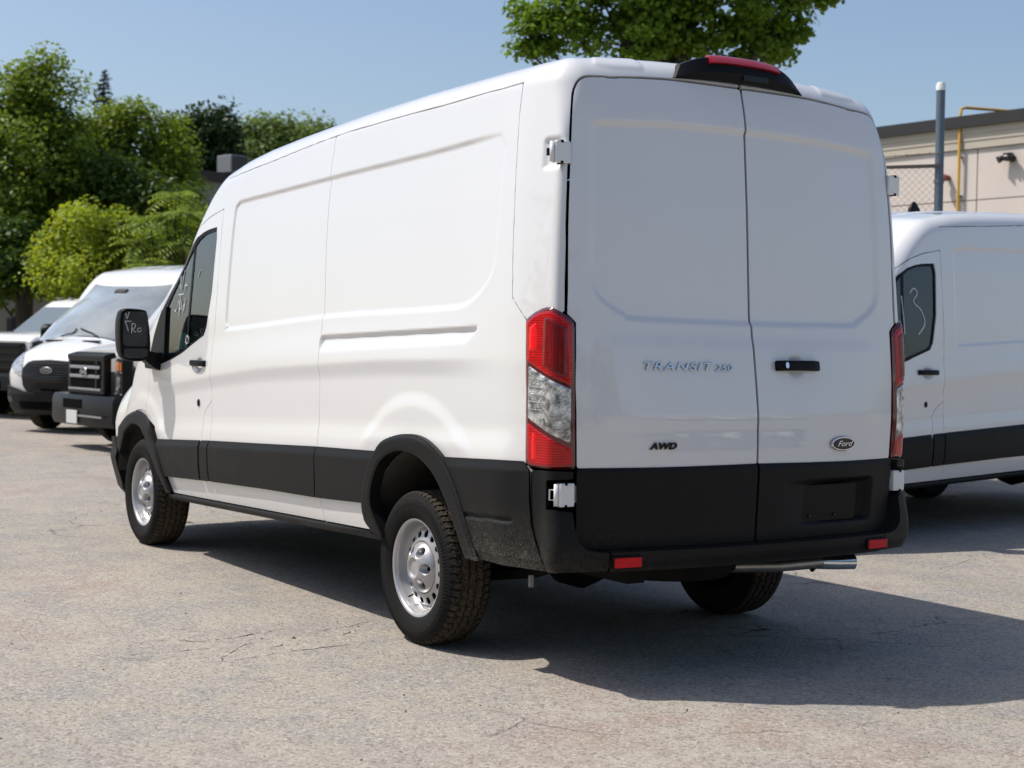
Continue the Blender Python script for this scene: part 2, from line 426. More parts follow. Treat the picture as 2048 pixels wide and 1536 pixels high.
def emit(name, VP, VN, faces, fl, mat, parent, s=1):
    faces = orient(VP, VN, faces)
    if fl: fl = orient(VP, VN, fl)
    fs = list(faces)+list(fl)
    if s < 0:
        VP = VP*np.array([1, -1, 1]); VN = VN*np.array([1, -1, 1]); fs = [f[::-1] for f in fs]
    return put(name, mesh_np(name, VP, fs, True, VN), mat, parent)
SKIN_CACHE = {}
GAPS = []                # shut lines: (polyline in (u, v), width)
def skin_part(name, poly, mat, parent, res=.009, off=0.0, flange=.016, holes=(), s=1, gaps=True, extra=None, top=False, feat=True, tilt=None, rv=None, ck=''):
    key = (name, tuple(poly), res, top, feat, ck)
    if key in SKIN_CACHE:
        VP, VN, fs = SKIN_CACHE[key]
        return put(name, mesh_np(name, VP*np.array([1, s, 1]), fs if s > 0 else [f[::-1] for f in fs], True, VN*np.array([1, s, 1])), mat, parent)
    us_ = [p[0] for p in poly]; vs_ = [p[1] for p in poly]
    u0, u1, v0, v1 = min(us_)-res*.6, max(us_)+res*.6, min(vs_)-res*.6, max(vs_)+res*.6
    nu = max(4, int((u1-u0)/res)+1); nv = max(4, int((v1-v0)/(rv or res))+1)
    us = np.linspace(u0, u1, nu)
    if top:
        T = np.linspace(0, 1, nv)[None, :]; vm = (ZC(np.clip(us, XC, XF))+RHO*math.pi/2)[:, None]
        V = v0+T*(vm-v0); U = np.repeat(us[:, None], nv, 1)
    else: U, V = np.meshgrid(us, np.linspace(v0, v1, nv), indexing='ij')
    o, d = uv_ray(U, V); base = skin_solve(o, d)
    h = (features(U, V) if feat else 0)+(off(U, V, base) if callable(off) else off)
    P = base+d*np.asarray(h+0*U)[..., None]
    if tilt is not None: P = tilt(P, U, V)
    N = grid_normals(P, d)
    f = -sd_poly(U, V, poly)
    for hp in holes: f = np.minimum(f, sd_poly(U, V, hp))
    if gaps:
        for pl, w_ in GAPS:
            bx = [p[0] for p in pl]; by = [p[1] for p in pl]
            if max(bx) < u0 or min(bx) > u1 or max(by) < v0 or min(by) > v1: continue
            f = np.minimum(f, seg_dist(U, V, pl)-w_/2)
    if extra is not None: f = np.minimum(f, extra(P))
    VP, VN, fa, fl = clip_grid(P, N, d, f, flange)
    SKIN_CACHE[key] = (VP, VN, orient(VP, VN, fa)+(orient(VP, VN, fl) if fl else []))
    return emit(name, VP, VN, fa, fl, mat, parent, s)
def top_part(name, x0, x1, y0, y1, mat, parent, field=None, res=.02, off=0.0, flange=.016, s=1, ribs=None):
    nu = int((x1-x0)/res)+2; nv = int((y1-y0)/res)+2
    X, Y = np.meshgrid(np.linspace(x0, x1, nu), np.linspace(y0, y1, nv), indexing='ij')
    o = np.stack([X, Y, ZC(X)-.15], -1); d = np.zeros_like(o); d[..., 2] = 1
    base = skin_solve(o, d); h = off+(ribs(X, Y) if ribs is not None else 0)
    P = base+d*np.asarray(h+0*X)[..., None]; N = grid_normals(P, d)
    f = field(X, Y) if field is not None else np.ones_like(X)
    VP, VN, fa, fl = clip_grid(P, N, d, f, flange)
    return emit(name, VP, VN, fa, fl, mat, parent, s)
def skin_point(u, v, h=0.0, s=1):
    o, d = uv_ray(np.array([u]), np.array([v])); p = skin_solve(o, d)[0]; h = h+float(features(np.array([[u]]), np.array([[v]]))[0, 0])
    p = p+d[0]*h
    e = 1e-3
    def q(a, b):
        o2, d2 = uv_ray(np.array([a]), np.array([b])); return skin_solve(o2, d2)[0]
    n = np.cross(q(u+e, v)-q(u-e, v), q(u, v+e)-q(u, v-e)); n /= np.linalg.norm(n)
    if n @ d[0] < 0: n = -n
    if s < 0: p = p*np.array([1, -1, 1]); n = n*np.array([1, -1, 1])
    return Vector(p), Vector(n)
# ---------------------------------------------------------------- the big van: shut lines, pressings, parts (u = along the flank and round the corner, v = height)
UC = UC0-YC                                   # u of the centre line at the back
UFC = UF0+YC                                  # u of the centre line at the front
L_roof = [(-.73, 2.421), (-.384, 2.415), (.053, 2.409), (.982, 2.396), (1.844, 2.345), (2.2, 2.318), (2.437, 2.299)]
L_slide = [(1.02, 2.395), (1.03, 2.2), (1.03, 2.04), (1.015, 1.83), (.997, 1.68), (.978, 1.5), (.975, 1.3), (.97, 1.0), (.967, .84), (.955, .6), (.93, .49), (.925, .38)]
L_dpost = [(-.73, 2.421), (-.730, 2.33), (-.747, 2.106), (-.759, 1.961), (-.770, 1.756), (-.786, 1.561), (-.825, 1.516), (-.864, 1.469)]
L_bpost = [(2.453, 2.134), (2.452, 2.04), (2.447, 1.83), (2.442, 1.6), (2.443, 1.42), (2.452, 1.30), (2.452, 1.15), (2.446, 1.0), (2.44, .83), (2.448, .70), (2.44, .60), (2.41, .536), (2.395, .40)]
L_bpost_d = L_bpost[:8]
L_dlow = [(2.448, 1.007), (2.50, .975), (2.551, .941), (2.583, .89), (2.575, .836), (2.597, .75), (2.603, .645), (2.59, .536)]
L_dtop = [(2.453, 2.134), (2.562, 2.117), (2.673, 2.095), (2.767, 2.066), (2.842, 2.039), (3.0, 1.955), (3.17, 1.825), (3.32, 1.70), (3.46, 1.585), (3.58, 1.46), (3.64, 1.35), (3.62, 1.22)]
L_dfront = [(3.62, 1.22), (3.605, 1.165), (3.625, 1.027), (3.669, .858)]
ARCH_R_OUT = [(.371, .474), (.426, .52), (.433, .616), (.408, .713), (.334, .826), (.233, .903), (.11, .941), (-.009, .958), (-.125, .955), (-.238, .927), (-.347, .865), (-.453, .755), (-.533, .624), (-.585, .507), (-.60, .46)]
ARCH_R_IN = [(.255, .46), (.285, .514), (.335, .602), (.327, .685), (.268, .784), (.183, .844), (.062, .878), (-.056, .878), (-.171, .85), (-.282, .79), (-.38, .69), (-.448, .594), (-.489, .495), (-.50, .46)]
ARCH_F_OUT = [(4.33, .55), (4.31, .64), (4.262, .72), (4.16, .79), (4.047, .838), (3.827, .880), (3.68, .867), (3.58, .83), (3.497, .773), (3.42, .705), (3.347, .637), (3.253, .485), (3.195, .39)]
ARCH_F_IN = [(4.22, .50), (4.181, .595), (4.12, .67), (4.054, .728), (3.95, .775), (3.852, .797), (3.695, .782), (3.62, .745), (3.557, .688), (3.48, .62), (3.412, .552), (3.34, .47), (3.285, .386)]
def dens(pts, n=6):
    """smooth a hand-made outline (Catmull-Rom)"""
    out = []; m = len(pts)
    for i in range(m-1):
        p0, p1, p2, p3 = [np.array(pts[min(max(j, 0), m-1)], float) for j in (i-1, i, i+1, i+2)]
        for k in range(n):
            t = k/n; out.append(tuple(.5*((2*p1)+(-p0+p2)*t+(2*p0-5*p1+4*p2-p3)*t*t+(-p0+3*p1-3*p2+p3)*t**3)))
    out.append(tuple(pts[-1])); return out
ARCH_R_OUT, ARCH_R_IN, ARCH_F_OUT, ARCH_F_IN = map(dens, (ARCH_R_OUT, ARCH_R_IN, ARCH_F_OUT, ARCH_F_IN))
L_roof, L_slide, L_bpost, L_dlow, L_dtop = [dens(q, 4) for q in (L_roof, L_slide, L_bpost, L_dlow, L_dtop)]
def cl_top(u): return np.interp(u, [-1.1, -.87, -.347, .334, .965, 1.663, 2.439, 3.341, 4.3], [.905, .903, .878, .857, .836, .805, .772, .724, .68])
def cl_bot(u): return np.interp(u, [-1, .429, .946, 1.609, 2.418, 3.222, 4.3], [.63, .602, .578, .561, .532, .494, .45])
def sill_bot(u): return np.interp(u, [-1, .329, 2.447, 3.205], [.50, .479, .417, .393])
L_rdoor = [(-1.030, .56), (-1.028, .881), (-1.018, 1.461), (-.996, 1.492), (-.994, 1.628), (-.991, 1.846), (-.991, 2.064), (-.992, 2.183), (-.992, 2.283), (-.993, 2.333), (-.999, 2.363), (-1.010, 2.384), (-1.030, 2.400),
           (-1.057, 2.411), (-1.10, 2.421), (-1.22, 2.433), (-1.424, 2.436), (-1.602, 2.434), (UC, 2.433)]
LAMP = [(-.864, 1.469), (-.880, 1.485), (-.899, 1.499), (-.929, 1.515), (-.945, 1.520), (-.962, 1.518), (-.978, 1.507), (-.993, 1.492), (-1.008, 1.478), (-1.016, 1.462), (-1.019, 1.44), (-1.028, .90), (-1.025, .884), (-.971, .882), (-.905, .882), (-.888, .888), (-.881, .902), (-.876, 1.189)]
W_IN = [(2.548, 2.012), (2.535, 1.961), (2.545, 1.647), (2.592, 1.447), (2.622, 1.405), (2.809, 1.349), (2.972, 1.298), (3.139, 1.258), (3.296, 1.233), (3.32, 1.235), (3.345, 1.28), (3.36, 1.40), (3.355, 1.52), (3.33, 1.57), (3.20, 1.69), (3.08, 1.80), (2.95, 1.905), (2.84, 1.968), (2.75, 1.995), (2.68, 2.004)]
W_OUT = [(2.535, 2.034), (2.517, 1.961), (2.528, 1.647), (2.577, 1.439), (2.612, 1.389), (2.809, 1.331), (2.972, 1.279), (3.139, 1.24), (3.296, 1.213), (3.44, 1.195), (3.58, 1.20), (3.60, 1.28), (3.54, 1.39), (3.42, 1.548), (3.28, 1.675), (3.13, 1.805), (2.97, 1.925), (2.86, 1.985), (2.76, 2.012), (2.68, 2.024)]
GAPS += [(L_roof, .006), (L_slide, .0045), (L_dpost, .0045), (L_bpost, .0045), (L_dlow, .005), (L_dtop, .006), (L_dfront, .005), (L_rdoor, .009), ([(UC, .3), (UC, 2.5)], .012)]
REC = dens([(-.66, 2.2), (-.62, 2.242), (-.55, 2.258), (.018, 2.236), (.882, 2.214), (1.676, 2.188), (2.164, 2.172), (2.245, 2.155), (2.285, 2.10), (2.293, 1.71), (2.287, 1.49), (2.265, 1.44), (2.20, 1.418), (.961, 1.483), (.153, 1.503), (-.304, 1.515), (-.43, 1.528), (-.546, 1.576), (-.635, 1.66), (-.66, 1.75)], 3)
RREC = dens([(-1.052, 2.20), (-1.058, 2.25), (-1.095, 2.272), (-1.33, 2.286), (-1.60, 2.290), (-1.95, 2.291)], 3)+dens([(-1.95, 1.462), (-1.245, 1.470), (-1.18, 1.488), (-1.11, 1.532), (-1.068, 1.585), (-1.055, 1.66)], 3)
def box_sd(U, V, cu, cv, hu, hv):
    qx = np.abs(U-cu)-hu; qy = np.abs(V-cv)-hv
    return np.sqrt(np.maximum(qx, 0)**2+np.maximum(qy, 0)**2)+np.minimum(np.maximum(qx, qy), 0)
def features(U, V):
    """pressed shapes of the sheet metal, metres outwards"""
    h = np.zeros(U.shape); fl = U > -1.0
    if fl.any() and V.min() < 2.5:
        sd = sd_poly(U, V, REC); dep = .0095*(.35+.65*sstep(-.66, -.3, U))
        h -= dep*np.clip((-sd-.002)/.017, 0, 1)
        # long swage with a downward-turned upper lip
        zt = np.interp(U, [-.549, .966], [1.443, 1.397]); zb = np.interp(U, [-.549, .966], [1.375, 1.315])
        s_ = (zt-V)/(zt-zb); e = sstep(-.565, -.535, U-(zt-V)*1.3)*(U < .972)
        h -= .014*e*np.clip(s_/.20, 0, 1)*(1-np.clip((s_-.40)/.62, 0, 1))
        # shoulder line
        zs = np.interp(U, [-.458, .324, .978, 1.742, 2.403, 3.3], [1.30, 1.281, 1.248, 1.209, 1.153, 1.07]); t = V-zs
        amp = .014*sstep(-.80, -.15, U)*sstep(3.9, 3.0, U)
        h += amp*np.where(t > 0, 1-sstep(-.02, .24, t), (1-sstep(-.03, .085, -t))*.958/.84)
        # flare towards the lower trim and round the wheels
        h += .014*sstep(.15, .0, V-cl_top(U))*sstep(-.95, -.75, U)*(U < 4.2)
        r = np.hypot(U+.03, V-.46); h += .009*sstep(.70, .61, r)*sstep(-.01, .07, V-cl_top(U))
        r = np.hypot(U-3.75, V-.40); h += .009*sstep(.64, .54, r)*(U < 4.3)*sstep(-.01, .07, V-cl_top(U))
        # door-handle bowl and hinge pocket
        r = np.hypot((U-2.655)/.075, (V-1.215)/.052); h -= .014*sstep(1.0, .25, r)
        h -= .016*sstep(.022, -.004, box_sd(U, V, -.935, 2.135, .020, .048))
    if (U < -1.0).any():
        sd = sd_poly(U, V, RREC); h -= .012*sstep(.002, .022, -sd)
        h -= .012*sstep(.06, .015, np.hypot((U+1.590), (V-1.30)))*(features.side < 0)
        h += .006*sstep(1.43, 1.36, V)*sstep(1.02, 1.10, V)*sstep(-1.06, -1.16, U)
        yq = YC-(UC0-U); h += .0045*sstep(2.455, 2.478, V)*sstep(.135, .112, np.abs(yq-.62))
    return h
features.side = 1
def along(line, off=0, n=None): return [(u, v+off) for u, v in line]
def curve_v(fn, a, b, n=24): return [(float(u), float(fn(u))) for u in np.linspace(a, b, n)]
def place_text(me, name, mat, parent, u, v, h, s=1):
    p, n = skin_point(u, v, h, s); up = Vector((0, 0, 1)); x = up.cross(n).normalized(); y = n.cross(x)
    o = put(name, me, mat, parent)
    o.matrix_local = Matrix(((x.x, y.x, n.x, p.x), (x.y, y.y, n.y, p.y), (x.z, y.z, n.z, p.z), (0, 0, 0, 1)))
    return o
def frame_at(u, v, h=0, s=1):
    p, n = skin_point(u, v, h, s); up = Vector((0, 0, 1)); x = up.cross(n).normalized(); y = n.cross(x); return p, x, y, n
def strokes(lst, o, ex, ey, n, r, name, mat, parent):
    m = MB()
    for st in lst:
        pts = [Vector(o)+Vector(ex)*a+Vector(ey)*b+Vector(n)*.0015 for a, b in dens(st, 4)]
        m.tube(pts, r, 5)
    return m.build(name, mat, parent)

# ---- wheel -------------------------------------------------------------
def tyre_mesh():
    # section from the outer bead round the tread to the inner bead: (y, r)
    sec = dens([(.088, .214), (.098, .226), (.110, .250), (.1165, .280), (.114, .305), (.106, .326), (.098, .337)], 5)
    nO = len(sec)
    tread = [(y, .3505-.0035*(abs(y)/.092)**2-.005*max(0, (abs(y)-.082)/.010)**1.5) for y in np.linspace(.0925, -.0925, 62)]
    sec = sec+tread+[(-y, r) for y, r in reversed(sec[:nO])]
    sec = np.array(sec); M = len(sec); NT_ = 504
    th = np.linspace(0, 2*math.pi, NT_, endpoint=False)
    Y = np.repeat(sec[None, :, 0], NT_, 0); Rr = np.repeat(sec[None, :, 1], NT_, 0); T = np.repeat(th[:, None], M, 1)
    d = np.zeros_like(Y); tr = np.zeros_like(Y, bool); tr[:, nO:nO+62] = True
    deg = T*180/math.pi
    zig = .0035*np.sign(np.sin(np.radians(deg*360/8.57)))          # zig-zag grooves, 42 pitches
    for y0, wd, z in ((.056, .0045, 1), (.019, .0042, .6), (-.019, .0042, .6), (-.056, .0045, 1)):
        d += -.0085*(np.abs(Y-(y0+zig*z)) < wd)*tr
    ph = (deg % (360/63))/(360/63)
    ph2 = ((deg+2.0) % (360/63))/(360/63)
    sh = tr & (np.abs(Y) > .060)
    skew = np.clip((np.abs(Y)-.060)/.035, 0, 1)*.18
    d += np.where(sh & (((np.where(Y > 0, ph, ph2)+skew) % 1) < .26), -.0075, 0)
    mid = tr & (np.abs(Y) <= .056)
    d += np.where(mid & (((ph*2+Y*14) % 1) < .14), -.0030, 0)
    d += np.where(sh & (np.abs((np.where(Y > 0, ph, ph2)+skew) % 1-.63) < .05), -.0025, 0)
    # shoulder lugs run over the edge onto the sidewall
    R0 = Rr
    side = (~tr) & (R0 > .318)
    d += np.where(side & ((np.where(Y > 0, ph, ph2)) < .26), -.0035*np.clip((R0-.318)/.012, 0, 1), 0)
    # hatched band on the sidewall
    band = (~tr) & (R0 > .288) & (R0 < .312)
    dy = np.where(band & (np.sin(np.radians(deg*126)+(R0-.3)*420) > 0), .0030, 0)
    dy += np.where((~tr) & (np.abs(R0-.314) < .0022), .0018, 0)+np.where((~tr) & (np.abs(R0-.236) < .002), .0015, 0)
    Yd = Y+np.sign(Y)*dy; Rd = Rr+d
    V = np.stack([Rd*np.cos(T), Yd, Rd*np.sin(T)], -1).reshape(-1, 3)
    i = np.arange(NT_)[:, None]; j = np.arange(M-1)[None, :]; i2 = (i+1) % NT_
    Fs = np.stack([i*M+j, i*M+j+1, i2*M+j+1, i2*M+j], -1).reshape(-1, 4)
    me = bpy.data.meshes.new('tyre'); me.from_pydata(V.tolist(), [], Fs.tolist())
    bm = bmesh.new(); bm.from_mesh(me); bmesh.ops.recalc_face_normals(bm, faces=bm.faces)
    for f in bm.faces: f.smooth = True
    for e in bm.edges:
        if len(e.link_faces) == 2 and e.calc_face_angle(0) > math.radians(38): e.smooth = False
    bm.to_mesh(me); bm.free(); return me
def make_wheel(name='wheel', parent=None):
    root = bpy.data.objects.new(name, None); C.objects.link(root); root.empty_display_size = .1
    if parent: root.parent = parent
    put('tyre', tyre_mesh(), 'rubber', root)
    m = MB()
    m.lathe([(.086, .214), (.094, .2215), (.0965, .2235), (.0965, .2195), (.092, .2125), (.086, .2085), (.070, .2065), (.050, .203), (.034, .196), (.026, .188), (.026, .180)], n=72)
    rim = m.build('rim', 'rim', root, edge=50)
    MB().lathe([(-.086, .214), (-.094, .2215), (-.092, .2125), (-.070, .2065), (.0, .200), (.034, .196)], n=48).build('rim_barrel', 'underbody', root)  # dark colour stands in for shade on the silver barrel
    # disc with round hand holes
    nr, na = 26, 240
    r = np.linspace(.104, .186, nr); a = np.linspace(0, 2*math.pi, na+1); Rg, Ag = np.meshgrid(r, a, indexing='ij')
    yp = np.interp(Rg, [.10, .114, .120, .167, .177, .186], [.044, .050, .062, .050, .038, .026])
    P = np.stack([Rg*np.cos(Ag), yp, Rg*np.sin(Ag)], -1); D = np.zeros_like(P); D[..., 1] = 1
    f = np.full(Rg.shape, 1.0)
    for k in range(16):
        q = 2*math.pi*k/16; f = np.minimum(f, np.hypot(P[..., 0]-.1535*math.cos(q), P[..., 2]-.1535*math.sin(q))-.0165)
    VP, VN, fa, fl = clip_grid(P, grid_normals(P, D), D, f, .006); emit('wheel_disc', VP, VN, fa, fl, 'rim', root)
    m = MB(); m.lathe([(-.088, .0), (-.088, .2145), (-.080, .209), (-.04, .198), (.012, .19), (.012, .0)], n=40); m.build('brake_drum', 'dark_void', root)
    # domed hub cover with lug pockets
    nr = 46; r = np.linspace(.0005, .118, nr); a = np.linspace(0, 2*math.pi, 181); Rg, Ag = np.meshgrid(r, a, indexing='ij')
    yp = np.interp(Rg, [0, .034, .040, .048, .066, .093, .108, .116, .118], [.104, .103, .108, .113, .106, .090, .075, .062, .050])
    X, Z = Rg*np.cos(Ag), Rg*np.sin(Ag)
    for k in range(6):
        q = 2*math.pi*(k+.25)/6; rr = np.hypot(X-.080*math.cos(q), Z-.080*math.sin(q)); yp = yp-.030*sstep(.025, .014, rr)
    P = np.stack([X, yp, Z], -1); D = np.zeros_like(P); D[..., 1] = 1
    VP, VN, fa, fl = clip_grid(P, grid_normals(P, D), D, np.ones(Rg.shape), 0); hub = emit('hub_cover', VP, VN, fa, fl, 'rim', root)
    for k in range(6):
        q = 2*math.pi*(k+.25)/6; m = MB(); c = (.080*math.cos(q), 0, .080*math.sin(q))
        m.lathe([(.060, .0105), (.076, .0105), (.080, .006), (.080, .0005)], n=6, center=c); m.build('lug_nut', 'satin_black', hub)
    m = MB(); m.tube([(.165*math.cos(5.6), .055, .165*math.sin(5.6)), (.178*math.cos(5.6), .078, .178*math.sin(5.6))], .004, 6); m.build('valve', 'satin_black', root)
    return root

# ---- the van -----------------------------------------------------------
def build_van(root):
    features.side = 1
    VMAX = lambda u: float(ZC(min(max(u, XC), XF))+RHO*math.pi/2)
    scr_x0, scr_x1 = 3.06, 4.10
    def scr_half(x): return np.interp(x, [2.7, 3.06, 3.3, 3.7, 4.1, 4.2], [.68, .735, .765, .805, .835, .84])
    def in_screen(X, Y):     # positive inside the windscreen opening
        x0 = scr_x0-.17*(np.abs(Y)/.7)**2.2; x1 = scr_x1-.05*(Y/.8)**2
        return np.minimum(np.minimum(X-x0, x1-X), scr_half(X)-np.abs(Y))
    rib = lambda X, Y: .009*(sstep(.045, .03, np.abs(np.abs(Y)-.46))+sstep(.045, .03, np.abs(np.abs(Y)-.17)))*sstep(-.95, -.80, X)*sstep(2.5, 2.2, X)
    for s in (1, -1):
        features.side = s
        grow = lambda pts, c, k: [(c[0]+(p[0]-c[0])*k, c[1]+(p[1]-c[1])*k) for p in pts]
        hole_r = [(.34, .2), (.34, .45)]+grow(ARCH_R_IN[6:-6], (-.07, .42), 1.06)+[(-.56, .45), (-.56, .2)]
        hole_f = [(4.3, .2)]+grow(ARCH_F_IN, (3.75, .40), 1.05)+[(3.23, .2)]
        # flank behind the sliding-door line, flank ahead of it, roof skin with rear posts
        skin_part('side_panel', [(.925, .38)]+list(reversed(L_slide))+list(reversed(L_roof[:14]))+L_dpost[1:]+[(-.88, 1.30), (-.88, .89), (-.92, .86), (-.98, .5)]+curve_v(sill_bot, -.9, .92, 8), 'paint', root, .0085, holes=[hole_r], s=s)
        skin_part('side_panel', L_slide+[(.925, .40)]+curve_v(sill_bot, .93, 2.395, 8)+list(reversed(L_bpost))+[(2.437, 2.299)]+list(reversed(L_roof[13:])), 'paint', root, .0085, s=s)
        skin_part('sill_panel', curve_v(cl_bot, 2.39, 3.30, 6)+[(3.30, .385)]+list(reversed(curve_v(sill_bot, 2.39, 3.25, 6))), 'paint', root, .009, s=s, holes=[hole_f])
        skin_part('roof_rail', list(reversed(L_roof))+[p for p in L_dpost[1:]]+LAMP[:9]+[p for p in L_rdoor[2:]]+[(UC, 2.9), (2.437, 2.9)], 'paint', root, .0085, s=s, holes=[LAMP], top=True, feat=True)
        # post above and ahead of the door
        skin_part('windscreen_pillar', [(2.437, 2.299)]+L_dtop+[(3.66, 1.30), (3.75, 1.22), (4.15, 1.12), (4.15, 1.9), (2.437, 2.9)], 'paint', root, .012, s=s, top=True, feat=False, extra=lambda P: -in_screen(P[..., 0], P[..., 1])-.004)
        # front wing
        skin_part('front_wing', L_dfront+[(3.60, .62), (4.45, .62), (4.55, .80), (4.60, .98), (4.40, 1.13), (4.15, 1.20), (3.75, 1.24)], 'paint', root, .012, s=s, holes=[hole_f], feat=True)
        # front door
        door = skin_part('front_door', L_bpost[:33]+[(2.448, 1.007)]+L_dlow[1:]+curve_v(cl_bot, 2.6, 3.28, 5)+[(3.32, .60), (3.45, .80), (3.669, .858)]+list(reversed(L_dfront[:3]))+list(reversed(L_dtop)), 'paint', root, .0085, s=s, holes=[W_OUT, hole_f])
        skin_part('window_seal', W_OUT, 'satin_black', door, .010, off=-.007, s=s, holes=[W_IN], gaps=False, feat=False)
        skin_part('window_pane', W_IN, 'side_glass', door, .03, off=-.013, s=s, gaps=False, feat=False, flange=0)
        skin_part('window_divider', [(2.925, 1.93), (2.897, 1.945), (2.916, 1.30), (2.944, 1.295)], 'satin_black', door, .012, off=-.010, s=s, gaps=False, feat=False)
        skin_part('mirror_sail', [(3.31, 1.235), (3.33, 1.57), (3.42, 1.545), (3.54, 1.39), (3.60, 1.28), (3.58, 1.20), (3.44, 1.197)], 'satin_black', door, .012, off=.004, s=s, gaps=False, feat=False)
        skin_part('door_lining', [(2.50, .62), (2.50, 1.39), (2.64, 1.37), (2.98, 1.27), (3.30, 1.205), (3.58, 1.18), (3.58, .62)], 'seat_cloth', door, .04, off=-.055, s=s, gaps=False, feat=False, flange=0)
        # pull handle and lock of the front door
        p, ex, ey, n = frame_at(2.655, 1.222, .010, s); m = MB()
        m.loft([[p+ex*(q*.118)+ey*a+n*(.010+.016*(1-abs(q)**3)+b) for a, b in rrect(.036, .022, .009, 3)] for q in np.linspace(-1, 1, 15)])
        hd = m.build('door_handle', 'satin_black', door)
        p, ex, ey, n = frame_at(2.662, .985, .002, s); m = MB(); m.prism([(.016*math.cos(a), .022*math.sin(a)) for a in np.linspace(0, 2*math.pi, 24, endpoint=False)], p, ex, ey, n, .006, .003); m.build('lock_cap', 'satin_black', door)
        skin_part('door_post', [(2.44, 1.02)]+L_dlow+[(2.41, .52)]+list(reversed(L_bpost[28:45])), 'paint', root, .009, s=s)
        # trim along the flank
        bev = lambda U, V, B: .006+.014*np.clip((cl_top(U)-V)/.040, 0, 1)
        def clad(u0, u1, par, lo=cl_bot, uu0=None, uu1=None):
            a = curve_v(cl_top, u0, u1, 10); b = curve_v(lo, uu1 if uu1 is not None else u1, uu0 if uu0 is not None else u0, 10)
            return skin_part('side_trim', a+b, 'black', par, .009, off=bev, s=s, holes=[hole_r, hole_f])
        clad(.30, .963, root); clad(.971, 2.437, root); clad(2.452, 2.578, root); clad(2.605, 3.40, door, uu1=3.30)
        # quarter trim behind the wheel, with its moulded slot
        qt = [(-.20, .875)]+curve_v(cl_top, -.22, -.875, 8)+[(-.884, .888), (-.900, .868), (-.901, .75), (-.909, .651), (-.927, .573), (-.955, .470), (-.74, .462), (-.48, .47)]
        def qoff(U, V, B):
            sl = sstep(.011, .004, np.abs(V-np.interp(U, [-.837, -.54], [.660, .645])))*sstep(-.838, -.828, U)*(U < -.50)
            return .006+.014*np.clip((cl_top(U)-V)/.040, 0, 1)-.010*sl-.016*np.clip((.505-V)/.04, 0, 1)
        skin_part('quarter_trim', qt, 'black', root, .0075, off=qoff, s=s, holes=[hole_r])
        # wheel-arch lips
        for nm, out, inn in (('wheel_arch_trim', ARCH_R_OUT, ARCH_R_IN), ('wheel_arch_trim', ARCH_F_OUT, ARCH_F_IN)):
            pol = list(out)+(list(reversed(inn)) if abs(out[-1][0]-inn[-1][0]) < .3 else list(inn))
            oo = lambda U, V, B, out=out, inn=inn: .020+.012*np.clip(seg_dist(U, V, out)/.012, 0, 1)-.004*sstep(.012, 0, seg_dist(U, V, inn))
            skin_part(nm, pol, 'black', root, .0085, off=oo, s=s, flange=.055, gaps=False)
        # tail lamp
        lo = lambda U, V, B: .010+0*U
        def inset(pts, k): return pts
        lamp = skin_part('tail_lamp', LAMP, 'lamp_frame', root, .005, off=lambda U, V, B: .004+.010*sstep(0, .008, -sd_poly(U, V, LAMP)), s=s, gaps=False, flange=.03)
        def lens(nm, pol, mat, o_=.017):
            return skin_part(nm, pol, mat, lamp, .0045, off=lambda U, V, B: o_-.004*sstep(.006, 0, -sd_poly(U, V, pol)), s=s, gaps=False, flange=.012, feat=False)
        ul = [(-.870, 1.458), (-.897, 1.486), (-.930, 1.503), (-.960, 1.506), (-.993, 1.480), (-1.012, 1.452), (-1.017, 1.208), (-.880, 1.304)]
        lens('red_lens', ul, 'lens_red')
        lens('red_lens', [(-.886, 1.064), (-1.019, .966), (-1.022, .900), (-.985, .891), (-.902, .891), (-.886, .908)], 'lens_red')
        cl = lens('clear_lens', [(-.886, 1.292), (-1.015, 1.199), (-1.017, .982), (-.890, 1.077)], 'lens_clear')
        lens('bright_lens', [(-.884, 1.44), (-.915, 1.465), (-.920, 1.345), (-.886, 1.345)], 'lens_red_bright', .0195)
        lens('dark_lens', [(-.935, 1.478), (-.957, 1.480), (-1.004, 1.440), (-1.006, 1.235), (-.935, 1.285)], 'lens_red_dark', .0195)
        lens('bright_lens', [(-.905, 1.03), (-.925, 1.012), (-.925, .91), (-.905, .91)], 'lens_red_bright', .0195)
        for k, (vv, L) in enumerate(((1.235, .05), (1.205, .05), (1.175, .05), (1.145, .045), (1.115, .04), (1.265, .03))):
            m = MB(); pts = [skin_point(-.896-L*q, vv-.004*q, .021, s)[0] for q in (0, .5, 1)]; m.tube(pts, .0022, 6); m.build('reflector_bar', 'chrome', cl)
        # rear door: painted upper skin and black lower panel
        rd = skin_part('rear_door', [(-1.028, .886)]+L_rdoor[2:]+[(UC-.02, 2.433), (UC-.02, .888)]+[(-1.4, .884)], 'paint', root, .0085, s=s, ck=str(s), flange=.02, extra=(lambda P: P[..., 1]-.006))
        lowp = lambda U, V, B: .004+.008*sstep(0, .02, .888-V)
        plate = (s < 0)
        def lowp2(U, V, B):
            r_ = box_sd(U, V, -1.405, .712, .262, .088); return lowp(U, V, B)-(.042*sstep(.010, -.010, r_)*sstep(-1.72, -1.3, U))
        skin_part('lower_door_panel', [(-1.032, .883), (-1.034, .56), (UC-.02, .56), (UC-.02, .889), (-1.4, .885)], 'black', rd, .009, off=lowp2 if plate else lowp, s=s, ck=str(s), feat=False, flange=.02, extra=(lambda P: P[..., 1]-.006))
